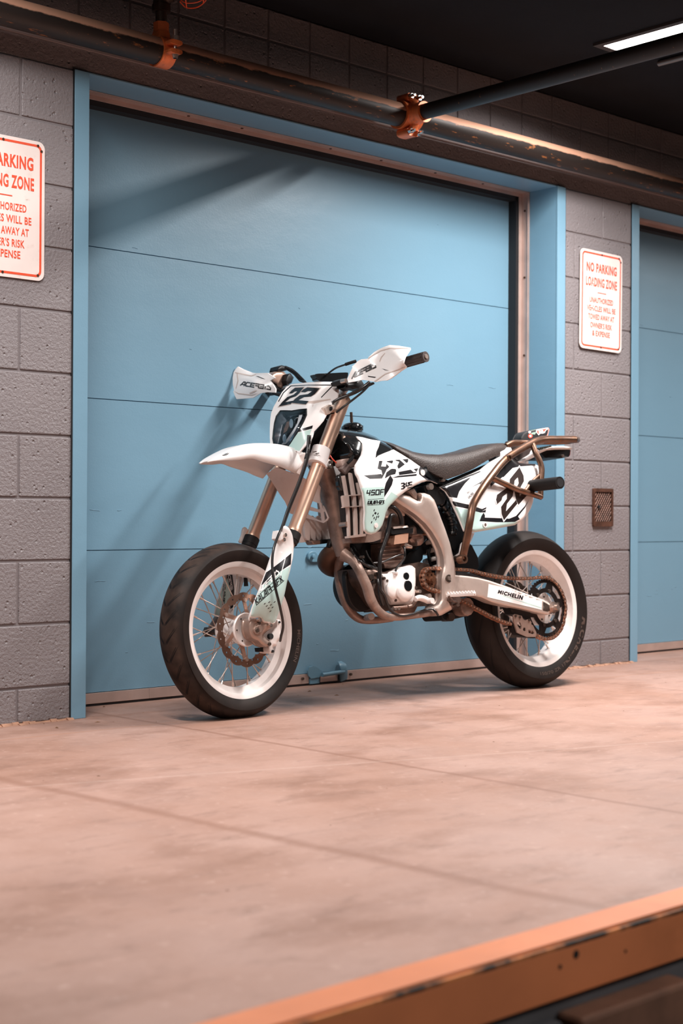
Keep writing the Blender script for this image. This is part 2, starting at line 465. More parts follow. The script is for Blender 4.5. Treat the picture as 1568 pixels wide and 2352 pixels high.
def blue_mat(name, a, b, rough=.42):
    m = bpy.data.materials.new(name); t, N, L, P = nt(m)
    tc = N.new('ShaderNodeTexCoord')
    n1 = N.new('ShaderNodeTexNoise'); n1.inputs['Scale'].default_value = 2.2; n1.inputs['Detail'].default_value = 4
    L.new(tc.outputs['Object'], n1.inputs['Vector'])
    mx = N.new('ShaderNodeMix'); mx.data_type = 'RGBA'; mx.inputs[6].default_value = (*a, 1); mx.inputs[7].default_value = (*b, 1)
    L.new(n1.outputs['Fac'], mx.inputs[0]); L.new(mx.outputs[2], P.inputs['Base Color'])
    n2 = N.new('ShaderNodeTexNoise'); n2.inputs['Scale'].default_value = 160; n2.inputs['Detail'].default_value = 2
    n3 = N.new('ShaderNodeTexNoise'); n3.inputs['Scale'].default_value = 7; n3.inputs['Detail'].default_value = 6
    mg = N.new('ShaderNodeMapping'); L.new(tc.outputs['Object'], n2.inputs['Vector']); L.new(tc.outputs['Object'], mg.inputs[0]); mg.inputs['Scale'].default_value = (1, 1, 1.5); L.new(mg.outputs[0], n3.inputs['Vector'])
    ad = N.new('ShaderNodeMath'); ad.operation = 'MULTIPLY_ADD'; ad.inputs[1].default_value = .18; L.new(n2.outputs['Fac'], ad.inputs[0]); L.new(n3.outputs['Fac'], ad.inputs[2])
    bp = N.new('ShaderNodeBump'); bp.inputs['Strength'].default_value = .25; bp.inputs['Distance'].default_value = .006
    L.new(ad.outputs[0], bp.inputs['Height']); L.new(bp.outputs[0], P.inputs['Normal'])
    P.inputs['Roughness'].default_value = rough
    return m
BLUE = blue_mat('blue_door_paint', (.170, .330, .445), (.195, .355, .47))
BLUE2 = blue_mat('blue_frame_paint', (.178, .342, .46), (.20, .365, .485), .35)
SEAL = mat('galvanised_strip', (.62, .48, .43), .35, .5, var=.12, vscale=10)
DARKGAP = mat('seal_and_gap_shade', (.012, .012, .014), .6)  # real seals, and the shade painted into gaps
CEILM = mat('dark_ceiling_paint', (.012, .013, .016), .9, spec=.15, bump=.2, bscale=40, var=.15, vscale=3)

# floor
def floor_mat():
    m = bpy.data.materials.new('stained_concrete'); t, N, L, P = nt(m)
    tc = N.new('ShaderNodeTexCoord')
    def noise(scale, detail, sc=(1, 1, 1), rough=.6):
        mp = N.new('ShaderNodeMapping'); mp.inputs['Scale'].default_value = sc; L.new(tc.outputs['Object'], mp.inputs[0])
        n = N.new('ShaderNodeTexNoise'); n.inputs['Scale'].default_value = scale; n.inputs['Detail'].default_value = detail; n.inputs['Roughness'].default_value = rough
        L.new(mp.outputs[0], n.inputs['Vector']); return n.outputs['Fac']
    def ramp(src, lo, hi, a, b):
        r = N.new('ShaderNodeMapRange'); r.inputs[1].default_value = lo; r.inputs[2].default_value = hi; r.inputs[3].default_value = a; r.inputs[4].default_value = b
        L.new(src, r.inputs[0]); return r.outputs[0]
    def mixc(f, a, b):
        x = N.new('ShaderNodeMix'); x.data_type = 'RGBA'
        if hasattr(f, 'links'): L.new(f, x.inputs[0])
        else: x.inputs[0].default_value = f
        for s_, k in ((a, 6), (b, 7)):
            if isinstance(s_, tuple): x.inputs[k].default_value = (*s_, 1)
            else: L.new(s_, x.inputs[k])
        return x.outputs[2]
    c = mixc(ramp(noise(1.6, 6), .35, .65, 0, 1), (.34, .19, .14), (.415, .26, .212))
    c = mixc(ramp(noise(3.2, 9, (.8, 1.35, 1), .62), .50, .68, 0, .7), c, (.23, .115, .075))
    c = mixc(ramp(noise(11, 8, (.6, 1.4, 1), .65), .56, .72, 0, .5), c, (.17, .09, .062))
    c = mixc(ramp(noise(26, 7, (.5, 1.3, 1)), .58, .74, 0, .22), c, (.20, .10, .07))
    c = mixc(ramp(noise(34, 5), .60, .72, 0, .45), c, (.54, .37, .31))
    # saw joints and seams: distance to lines in the floor plane
    sep = N.new('ShaderNodeSeparateXYZ'); L.new(tc.outputs['Object'], sep.inputs[0])
    wob = noise(2.5, 4)
    def line(nx, ny, d0, width, col, amt, wamp=.05):
        a = N.new('ShaderNodeMath'); a.operation = 'MULTIPLY'; a.inputs[1].default_value = nx; L.new(sep.outputs['X'], a.inputs[0])
        b = N.new('ShaderNodeMath'); b.operation = 'MULTIPLY_ADD'; b.inputs[1].default_value = ny; L.new(sep.outputs['Y'], b.inputs[0]); L.new(a.outputs[0], b.inputs[2])
        c2 = N.new('ShaderNodeMath'); c2.operation = 'MULTIPLY_ADD'; c2.inputs[1].default_value = wamp; L.new(wob, c2.inputs[0]); L.new(b.outputs[0], c2.inputs[2])
        e = N.new('ShaderNodeMath'); e.operation = 'SUBTRACT'; e.inputs[1].default_value = d0+wamp*.5; L.new(c2.outputs[0], e.inputs[0])
        f = N.new('ShaderNodeMath'); f.operation = 'ABSOLUTE'; L.new(e.outputs[0], f.inputs[0])
        return mixc(ramp(f.outputs[0], width*.2, width, amt, 0), (0, 0, 0), (1, 1, 1)) if False else (ramp(f.outputs[0], width*.2, width, amt, 0), col)
    for (f, col) in (line(1, .014, 2.855, .016, (.22, .105, .068), .6, .03), line(1, .065, 1.905, .03, (.23, .11, .07), .55, .06), line(.03, 1, -.19, .010, (.38, .19, .12), .6, .02),
                     line(1, 0, 4.95, .010, (.20, .10, .07), .5, .02), line(.0, 1, -.02, .035, (.30, .15, .10), .45, .05),
                     line(.31, .951, -.325, .012, (.60, .46, .40), .18, .02)):
        c = mixc(f, c, col)
    L.new(c, P.inputs['Base Color'])
    L.new(ramp(noise(5, 4), .3, .7, .42, .7), P.inputs['Roughness'])
    bp = N.new('ShaderNodeBump'); bp.inputs['Strength'].default_value = .3; bp.inputs['Distance'].default_value = .004
    L.new(noise(60, 5), bp.inputs['Height']); L.new(bp.outputs[0], P.inputs['Normal'])
    return m
mb = MB(); box(mb, (-4, -2.645, -.25), (12, .5, 0))
build('floor', mb, floor_mat(), kind='structure', smooth=0)
# dock edge angle iron, worn orange paint
ORANGE = mat('orange_edge_paint', (.66, .215, .085), .5, .0, var=.12, vscale=4, dirt=(.38, .12, .04), dscale=5, damt=.25, bump=.2, bscale=60)
def worn_orange():
    m = bpy.data.materials.new('worn_orange_edge'); t, N, L, P = nt(m); tc = N.new('ShaderNodeTexCoord')
    n = N.new('ShaderNodeTexNoise'); n.inputs['Scale'].default_value = 16; n.inputs['Detail'].default_value = 5; L.new(tc.outputs['Object'], n.inputs['Vector'])
    r = N.new('ShaderNodeMapRange'); r.inputs[1].default_value = .42; r.inputs[2].default_value = .58; L.new(n.outputs['Fac'], r.inputs[0])
    x = N.new('ShaderNodeMix'); x.data_type = 'RGBA'; x.inputs[6].default_value = (.03, .018, .012, 1); x.inputs[7].default_value = (.72, .25, .08, 1)
    L.new(r.outputs[0], x.inputs[0]); L.new(x.outputs[2], P.inputs['Base Color']); P.inputs['Roughness'].default_value = .6
    return m
mb = MB()
box(mb, (-4, -2.716, -.008), (12, -2.645, .002)); box(mb, (-4, -2.722, -.088), (12, -2.712, -.010), 0)
box(mb, (-4, -2.7225, -.0105), (12, -2.7125, -.0035), 1)
for x, z, s_ in ((1.90, -.025, .007), (1.86, -.037, .004), (2.03, -.045, .003)):
    cyl(mb, V3(x, -2.7235, z), V3(x, -2.720, z), s_, mi=2)
build('trim_1', mb, [ORANGE, worn_orange(), mat('hole_dark', (.01, .008, .008), .9)], kind='structure', smooth=0, bevel=.0015)
DOCKM = mat('grey_dock_face', (.085, .08, .085), .8, var=.25, vscale=5, bump=.3, bscale=40)
mb = MB(); box(mb, (-4, -2.712, -1.25), (12, -2.645, -.088)); build('wall_front', mb, DOCKM, kind='structure', smooth=0)
mb = MB(); box(mb, (-6, -14, -1.35), (14, -2.65, -1.25)); build('ground', mb, mat('asphalt', (.05, .048, .048), .85, bump=.3, bscale=60, var=.2), kind='structure', smooth=0)
WOOD = mat('weathered_dock_timber', (.16, .075, .045), .75, var=.4, vscale=9, bump=.4, bscale=50)
tb = empty('dock_bumper', (2.0, -2.74, -.70)); tag(tb, 'dark weathered timber bumper bolted under the orange dock edge', 'bumper')
mb = MB(); box(mb, (1.86, -2.768, -.70), (2.16, -2.7125, -.108)); build('timber_block', mb, WOOD, tb, smooth=0, bevel=.008)
mb = MB(); box(mb, (1.66, -2.745, -.70), (1.845, -2.7125, -.112)); build('rubber_pad', mb, mat('grey_rubber_pad', (.05, .052, .06), .7), tb, smooth=0, bevel=.01)
mb = MB(); hexn(mb, V3(2.0, -2.78, -.4), V3(2.0, -2.768, -.4), .018); build('bolt', mb, DKST, tb)

# walls: individual blocks with recessed mortar in one mesh per pier
def blockwall(name, x0, x1, z0, z1, joint_x, rows=None, half=False, y=0.):
    mb = MB()
    G = .0042
    box(mb, (x0, y+.0045, z0), (x1, y+.19, z1), 1)
    zs = [0.115+.2032*k for k in range(-1, 16)] if rows is None else rows
    for k in range(len(zs)-1):
        a, b = max(zs[k], z0), min(zs[k+1], z1)
        if b-a < .01: continue
        L_ = .2032 if half else .4064
        off = 0 if (half or k % 2 == 0) else .2032
        j = joint_x+off; xs = [x0]
        n = math.floor((x0-j)/L_)-1
        while j+n*L_ < x1:
            q = j+n*L_
            if q > x0+.012 and q < x1-.012: xs.append(q)
            n += 1
        xs.append(x1)
        for p, q in zip(xs[:-1], xs[1:]):
            lo = (p+(G if p > x0 else 0), y+random.uniform(-.0006, .0006), a+G); hi = (q-(G if q < x1 else 0), y+.03, b-G)
            box(mb, lo, hi, 0)
    return build(name, mb, [BLOCK, mat('mortar_grey', (.21, .185, .19), .6, bump=.3, bscale=150)], kind='structure', smooth=0, bevel=.003)
blockwall('wall_left', 1.2, 2.698, 0, ZH+.0, 2.50)
blockwall('wall_right', 5.2476, 5.732, 0, ZH+.0, 5.517)
blockwall('wall_back', 1.2, 9.5, 2.213, ZC, 3.934, rows=[2.213, 2.413, 2.53], half=True)
mb = MB(); box(mb, (1.2, .004, ZH), (9.5, .19, 2.213), 0); box(mb, (1.2, -.004, 2.2085), (9.5, .02, 2.2165), 1)
build('trim_2', mb, [BLOCK, mat('ledge_grey', (.30, .25, .245), .5)], kind='structure', smooth=0)
# crumbled mortar bed at the pier feet
mb = MB()
def crumble(x0, x1):
    n = int((x1-x0)/.02)
    for i in range(n):
        x = x0+(x1-x0)*i/n; d = random.uniform(.006, .028); h = random.uniform(.003, .009)
        P = [V3(x, -d, 0), V3(x+.024, -d*random.uniform(.7, 1.2), 0), V3(x+.024, .01, 0), V3(x, .01, 0), V3(x, -d*.4, h), V3(x+.024, -d*.4, h), V3(x+.024, .01, h), V3(x, .01, h)]
        mb.add(P, [(0, 1, 5, 4), (4, 5, 6, 7), (1, 2, 6, 5), (0, 4, 7, 3)], 0)
crumble(1.2, 2.70); crumble(5.25, 5.74)
build('trim_3', mb, mat('crumbled_mortar', (.40, .215, .14), .8, var=.25, vscale=30, bump=.4, bscale=80), kind='structure', smooth=0)
# steel door frames: flange on the wall face, reveal and soffit
def doorframe(name, xl, xr, w=.056):
    mb = MB()
    for a, b, s_ in ((xl-w, xl, 1), (xr, xr+w, -1)):
        box(mb, (a, -.006, 0), (b, .004, ZH)); 
        if s_ > 0: box(mb, (xl-.006, 0, 0), (xl, DY+.02, ZH))
        else: box(mb, (xr, 0, 0), (xr+.006, DY+.02, ZH))
    box(mb, (xl-.006, .0, ZH-.003), (xr+.006, DY+.02, ZH+.003))
    return build(name, mb, BLUE2, kind='structure', smooth=0, bevel=.0015)
doorframe('trim_4', 2.7545, 5.188)
doorframe('trim_5', 5.789, 8.22, .055)
mb = MB()      # dark caulk between frame and block
for x in (2.6965, 5.2455, 5.7335): box(mb, (x-.003, -.003, 0), (x+.003, .004, ZH))
build('trim_6', mb, DARKGAP, kind='structure', smooth=0)

# doors
def door(name, x0, x1, seams, z1=2.13):
    d = MB()
    zs = [.046]+seams+[z1]
    for a, b in zip(zs[:-1], zs[1:]):
        box(d, (x0, DY, a+.0016), (x1, DY+.045, b-.0016))
    box(d, (x0, DY+.006, .05), (x1, DY+.04, z1))
    rnd = random.Random(3)      # blistered paint cracks
    for k in range(46):
        x = rnd.uniform(x0+.05, x1-.05); z = rnd.choice([rnd.uniform(.08, .5), rnd.uniform(.28, .34), rnd.uniform(.2, 2.)])
        n = rnd.randint(2, 5); pts = [V3(x+i*rnd.uniform(.006, .014), DY-.0003, z+rnd.uniform(-.002, .002)) for i in range(n)]
        sweep(d, pts, .0012, segs=4, n=2)
    return build(name, d, BLUE, kind='structure', smooth=0, bevel=.0018)
D1 = door('door_1', 2.7555, 5.186, [.547, 1.081, 1.614])
D2 = door('door_2', 5.795, 8.21, [.553, 1.082, 1.617])
# galvanised seal strips at the bottom, split at the latch
def strip(par, x0, x1, z0=.004, z1=.046, split=()):
    m_ = MB(); xs = [x0]+[s_ for p in split for s_ in p]+[x1]
    for a, b in zip(xs[0::2], xs[1::2]): box(m_, (a, DY-.008, z0+.005), (b, DY+.0, z1))
    build('bottom_strip', m_, SEAL, par, smooth=0, bevel=.001)
    m_ = MB(); box(m_, (x0, DY-.004, 0.0), (x1, DY+.04, z1-.006)); build('bottom_gasket', m_, DARKGAP, par, smooth=0)
strip(D1, 2.757, 5.18, split=[(3.183, 3.184), (3.953, 4.015), (4.108, 4.158)])
strip(D2, 5.80, 8.2)
m_ = MB()
for x in (3.918, 4.178): hexn(m_, V3(x, DY-.015, .03), V3(x, DY-.008, .03), .006)
build('bolt', m_, DKST, D1)
# weather strip angle along the head and right jamb, with a black strip put in for the shaded gap
def track(x0, x1, jamb=True):
    m_ = MB()
    box(m_, (x0, .153, ZH-.0065), (x1, .200, ZH-.0035)); box(m_, (x0, .196, ZH-.021), (x1, .200, ZH-.0066)); box(m_, (x0, .158, ZH-.0085), (x1, .163, ZH-.0066))
    if jamb: box(m_, (x1-.004, .153, .01), (x1-.0005, .200, ZH-.0066)); box(m_, (x1-.023, .196, .01), (x1-.0041, .200, ZH-.0215)); box(m_, (x1-.007, .158, .01), (x1-.0042, .162, ZH-.02))
    m2 = MB(); box(m2, (x0, .2005, ZH-.040), (x1-.03, DY-.0002, ZH-.004))
    if jamb: box(m2, (x1-.038, .2005, .01), (x1-.0005, DY-.0002, ZH-.0041))
    m3 = MB()
    for x in (3.3, 3.55, 4.0, 4.28, 4.6, 4.9):
        if x0 < x < x1: cyl(m3, V3(x, .178, ZH-.009), V3(x, .178, ZH-.0064), .0055, segs=8)
    for z in (2.05, 1.75, 1.4, 1.05, .8):
        cyl(m3, V3(x1-.007, .178, z), V3(x1-.0038, .178, z), .0055, segs=8)
    return m_, m2, m3
for nm, a, b in (('trim_7', 2.7555, 5.187), ('trim_8', 5.795, 8.21)):
    m_, m2, m3 = track(a, b)
    o = build(nm, m_, SEAL, kind='structure', smooth=0, bevel=.001)
    build('gap_shade_strip', m2, DARKGAP, o, smooth=0); build('screw', m3, RUST, o)
FW = FR(V3(0, 0, 0), (V3(1, 0, 0), V3(0, 1, 0), V3(0, 0, 1)))     # plain world frame; v is y
# lift handle / slide latch at the foot of the door, painted blue, and keeper higher up
LATCH = blue_mat('blue_latch_paint', (.12, .25, .34), (.15, .3, .4), .4)
g = MB()
plate(g, FW, [(3.940, .060), (3.948, .074), (3.968, .077), (3.990, .070), (4.012, .056), (4.022, .050), (4.018, .036), (3.998, .030), (3.958, .028), (3.945, .040)], [], DY-.016, DY-.010)
box(g, (3.957, DY-.012, .006), (4.006, DY-.001, .040))
cyl(g, V3(4.010, DY-.024, .040), V3(4.128, DY-.024, .045), .0085)
sweep(g, [V3(4.120, DY-.006, .084), V3(4.122, DY-.022, .070), V3(4.128, DY-.022, .045), V3(4.136, DY-.014, .010)], [(.010, .003), (.018, .004), (.018, .008), (.020, .004)], up=V3(0, 1, 0), power=4)
build('slide_latch', g, LATCH, D1)
def onwall(x, y, yy):
    d = cr*(x-784)/FPX-cu*(y-1176)/FPX+cf; return CAM+(yy-CAM[1])/d[1]*d
g = MB()
panel(g, FW, catmull(S('G', [(1025, 1330), (1070, 1305), (1120, 1310), (1150, 1350), (1200, 1375), (1230, 1400), (1200, 1440), (1150, 1450), (1080, 1455), (1030, 1430), (1010, 1380)]), 3, True), DY-.012, .012, step=5)
p = onwall(540+1070/6.03, 1050+1375/6.03, DY-.014); hexn(g, p, p+V3(0, -.01, 0), .009)
build('keeper_plate', g, LATCH, D1, bevel=.002)

# ceiling
mb = MB(); box(mb, (-4, -9, ZC), (12, .5, ZC+.2)); build('ceiling', mb, CEILM, kind='structure', smooth=0)
mb = MB(); box(mb, (-4, .19, -.02), (12, .5, ZC)); 
# ------------------------------------------------------------------ ceiling lights
LENS = mat('glowing_diffuser', (.9, .88, .85), .4, emit=(1, .93, .88), estr=6.)
HOUS = mat('dark_fixture_housing', (.05, .04, .035), .5, .2)
def fixture(x, y, k, label, length=1.22, grp=None):
    r = empty('ceiling_light', (x, y-length/2, ZC)); tag(r, label, 'ceiling light')
    m_ = MB()
    for a, b in (((x-.085, y-length-.03, ZC-.012), (x-.058, y+.03, ZC-.001)), ((x+.058, y-length-.03, ZC-.012), (x+.085, y+.03, ZC-.001)), ((x-.058, y, ZC-.012), (x+.058, y+.03, ZC-.001)), ((x-.058, y-length-.03, ZC-.012), (x+.058, y-length, ZC-.001))): box(m_, a, b)
    build('housing', m_, HOUS, r, smooth=0)
    m_ = MB(); box(m_, (x-.058, y-length, ZC-.010), (x+.058, y, ZC-.002)); build('diffuser', m_, LENS, r, smooth=0)
    L_ = bpy.data.lights.new('tube_light', 'AREA'); L_.shape = 'RECTANGLE'; L_.size = .11; L_.size_y = length; L_.energy = LIGHT['power']*k; L_.color = LIGHT['col']; L_.spread = math.radians(LIGHT['spread'])
    lo = bpy.data.objects.new('tube_light', L_); COL.objects.link(lo); lo.parent = r; lo.location = (0, 0, -.0115)
fixture(*FIXTURES[0], 'bright fluorescent light on the dark ceiling, over the pier right of the blue door')
fixture(*FIXTURES[1], 'fluorescent light on the ceiling above the left grey pier')
fixture(*FIXTURES[2], 'fluorescent light on the ceiling beyond the second blue door')
fixture(*FIXTURES_FRONT[0], 'fluorescent light on the ceiling out in front of the dock edge, to the right')
fixture(*FIXTURES_FRONT[1], 'fluorescent light on the ceiling out in front of the dock edge, to the left')

# ------------------------------------------------------------------ sprinkler piping
def pipe_mat(nm='rusty_black_pipe', lo=.60, dusty=1.):
    m = bpy.data.materials.new(nm); t, N, L, P = nt(m); tc = N.new('ShaderNodeTexCoord')
    sep = N.new('ShaderNodeSeparateXYZ'); L.new(tc.outputs['Normal'], sep.inputs[0])
    n = N.new('ShaderNodeTexNoise'); n.inputs['Scale'].default_value = 55; n.inputs['Detail'].default_value = 8; n.inputs['Roughness'].default_value = .7
    mp = N.new('ShaderNodeMapping'); mp.inputs['Scale'].default_value = (.25, 1, 1); L.new(tc.outputs['Object'], mp.inputs[0]); L.new(mp.outputs[0], n.inputs['Vector'])
    # dust tone kept to the upper side, the light from above painted in
    ad = N.new('ShaderNodeMath'); ad.operation = 'MULTIPLY_ADD'; ad.inputs[1].default_value = .5; L.new(n.outputs['Fac'], ad.inputs[0]); L.new(sep.outputs['Z'], ad.inputs[2])
    r = N.new('ShaderNodeMapRange'); r.inputs[1].default_value = .36+(1-dusty)*.8; r.inputs[2].default_value = .46+(1-dusty)*.8; L.new(ad.outputs[0], r.inputs[0])
    r2 = N.new('ShaderNodeMapRange'); r2.inputs[1].default_value = lo; r2.inputs[2].default_value = lo+.06; L.new(n.outputs['Fac'], r2.inputs[0])
    x1 = N.new('ShaderNodeMix'); x1.data_type = 'RGBA'; x1.inputs[6].default_value = (.022, .016, .014, 1); x1.inputs[7].default_value = (.30, .11, .035, 1); L.new(r2.outputs[0], x1.inputs[0])
    x2 = N.new('ShaderNodeMix'); x2.data_type = 'RGBA'; x2.inputs[7].default_value = (.56, .30, .20, 1); L.new(r.outputs[0], x2.inputs[0]); L.new(x1.outputs[2], x2.inputs[6])
    L.new(x2.outputs[2], P.inputs['Base Color'])
    r3 = N.new('ShaderNodeMapRange'); r3.inputs[3].default_value = .5; r3.inputs[4].default_value = .65; L.new(r.outputs[0], r3.inputs[0]); L.new(r3.outputs[0], P.inputs['Roughness'])
    P.inputs['Metallic'].default_value = .25
    return m
PIPE = pipe_mat(); PIPE2 = pipe_mat('dark_branch_pipe', .64, .0)
PY, PZ, PR = -.13, 2.2175, .0455
OR2 = mat('orange_fitting', (.80, .20, .06), .4, .2, var=.2, vscale=20, dirt=(.08, .03, .02), dscale=22, damt=.45)
mp_ = empty('sprinkler_main_pipe', (4, PY, PZ)); mb = MB(); cyl(mb, V3(.5, PY, PZ), V3(9.4, PY, PZ), PR, segs=40); build('pipe', mb, PIPE, mp_)
tag(mp_, 'long dusty steel pipe with orange clamps along the wall above both blue doors', 'pipe')
BX = 4.115
mb = MB(); cyl(mb, V3(BX, PY-.101, PZ), V3(BX, -6.5, PZ), .0295, segs=28)
bp_ = build('sprinkler_branch_pipe', mb, PIPE2); tag(bp_, 'dark steel branch pipe running out from the wall pipe towards the viewer', 'pipe')
# mechanical tee with bolts where the branch leaves
t = empty('pipe_tee', (0, 0, 0), parent=mp_); t['label'] = 'dark orange bolted tee clamp'
mb = MB()
sweep(mb, [V3(BX-.045, PY, PZ), V3(BX+.045, PY, PZ)], [(PR+.009,)*2]*2, smooth=False, segs=32)
cyl(mb, V3(BX, PY-.04, PZ), V3(BX, PY-.085, PZ), .046, .036, segs=24); cyl(mb, V3(BX, PY-.085, PZ), V3(BX, PY-.10, PZ), .040, segs=24)
for s_ in (-1, 1):
    z = PZ+s_*(PR+.020)
    sweep(mb, [V3(BX, PY+.022, z), V3(BX, PY-.035, z)], [(.032, .017)]*2, up=V3(0, 0, 1), power=3, smooth=False, segs=16)
    sweep(mb, [V3(BX+.0, PY-.035, z-s_*.01), V3(BX+.0, PY-.06, PZ+s_*.02)], [(.022, .014), (.012, .012)], up=V3(0, 0, 1), smooth=False, segs=12)
build('clamp_body', mb, OR2, t)
for s_ in (-1, 1):
    for dx in (-.02, .022):
        mb = MB(); z = PZ+s_*(PR+.022); hexn(mb, V3(BX+dx, PY-.052, z), V3(BX+dx, PY-.036, z), .0105); cyl(mb, V3(BX+dx, PY-.066, z), V3(BX+dx, PY-.05, z), .0055, segs=10)
        build('bolt', mb, CHROME, t)
# left clamp with riser
LX = onwall(372, 118, PY)[0]
t = empty('pipe_clamp', (0, 0, 0), parent=mp_); t['label'] = 'bright orange clamp fitting'
mb = MB()
sweep(mb, [V3(LX-.026, PY, PZ), V3(LX+.026, PY, PZ)], [(PR+.006,)*2]*2, smooth=False, segs=32)
cyl(mb, V3(LX-.004, PY, PZ+PR), V3(LX-.004, PY, PZ+PR+.052), .026, segs=6); cyl(mb, V3(LX-.004, PY, PZ+PR-.005), V3(LX-.004, PY, PZ+PR+.02), .034, .028, segs=20)
for z in (.016, -.014):
    sweep(mb, [V3(LX, PY-.035, PZ+z), V3(LX, PY-.082, PZ+z)], [(.024, .008)]*2, up=V3(0, 0, 1), power=3.5, smooth=False, segs=16)
build('clamp_body', mb, OR2, t)
mb = MB(); cyl(mb, V3(LX+.004, PY-.068, PZ-.034), V3(LX+.004, PY-.068, PZ+.062), .0062, segs=12); hexn(mb, V3(LX+.004, PY-.068, PZ+.025), V3(LX+.004, PY-.068, PZ+.04), .0125)
sweep(mb, [V3(LX+.004, PY-.068, PZ-.034), V3(LX+.004, PY-.068, PZ-.022)], [(.008, .008), (.012, .012)], smooth=False)
build('bolt', mb, STEEL, t)
t2 = empty('fire_sprinkler', (LX-.004, PY, PZ+PR+.05)); tag(t2, 'upright fire sprinkler head in an orange wire guard on a short black riser', 'sprinkler')
mb = MB(); cyl(mb, V3(LX-.004, PY, PZ+PR+.05), V3(LX-.004, PY, PZ+PR+.10), .019, segs=20); build('riser_nipple', mb, DKST, t2)
mb = MB(); z0 = PZ+PR+.098
sweep(mb, [V3(LX-.004, PY, z0-.006), V3(LX-.004, PY, z0+.022), V3(LX+.003, PY-.012, z0+.040), V3(LX+.02, PY-.03, z0+.046)], [.027, .027, .025, .023], segs=20)
cyl(mb, V3(LX-.004, PY, z0-.010), V3(LX-.004, PY, z0+.012), .031, segs=20)
build('elbow', mb, mat('dark_malleable_iron', (.05, .03, .022), .45, .5, var=.3, vscale=30), t2)
mb = MB(); hx, hy, hz = LX+.045, PY-.055, z0+.05
cyl(mb, V3(hx-.02, hy+.02, hz-.004), V3(hx+.015, hy-.012, hz+.004), .012, segs=12)
for a in (-.014, .014): sweep(mb, [V3(hx+.01, hy-.01+a, hz), V3(hx+.03, hy-.028+a*1.2, hz+.004), V3(hx+.045, hy-.04, hz+.006)], .003, segs=6)
cyl(mb, V3(hx+.045, hy-.040, hz+.006), V3(hx+.048, hy-.043, hz+.007), .018, segs=16)
build('sprinkler_head', mb, mat('old_brass', (.42, .18, .09), .4, .7), t2)
mb = MB()
C0 = V3(hx-.01, hy+.01, hz-.001); dx_ = V3(.76, -.62, .12); dx_ /= np.linalg.norm(dx_); e1 = np.cross(dx_, V3(0, 0, 1)); e1 /= np.linalg.norm(e1); e2 = np.cross(e1, dx_)
for k in range(6):
    a = 2*PI*k/6; q = e1*math.cos(a)+e2*math.sin(a)
    sweep(mb, [C0+q*.024, C0+q*.046+dx_*.02, C0+q*.048+dx_*.055, C0+q*.03+dx_*.085, C0+dx_*.098], .0022, segs=6)
for rr_, dd in ((.046, .02), (.036, .078)):
    sweep(mb, [C0+dx_*dd+rr_*(e1*math.cos(2*PI*k/16)+e2*math.sin(2*PI*k/16)) for k in range(16)], .0022, segs=6, closed=True, n=2)
build('wire_guard', mb, mat('orange_wire', (.9, .13, .05), .4), t2)
# thin conduit that runs beside the light
mb = MB(); cyl(mb, V3(5.07, -.62, ZC-.014), V3(5.07, -3, ZC-.014), .012, segs=12)
o = build('conduit', mb, mat('grey_conduit', (.2, .17, .15), .4, .6)); tag(o, 'thin metal conduit on the ceiling beside the fluorescent light', 'conduit')

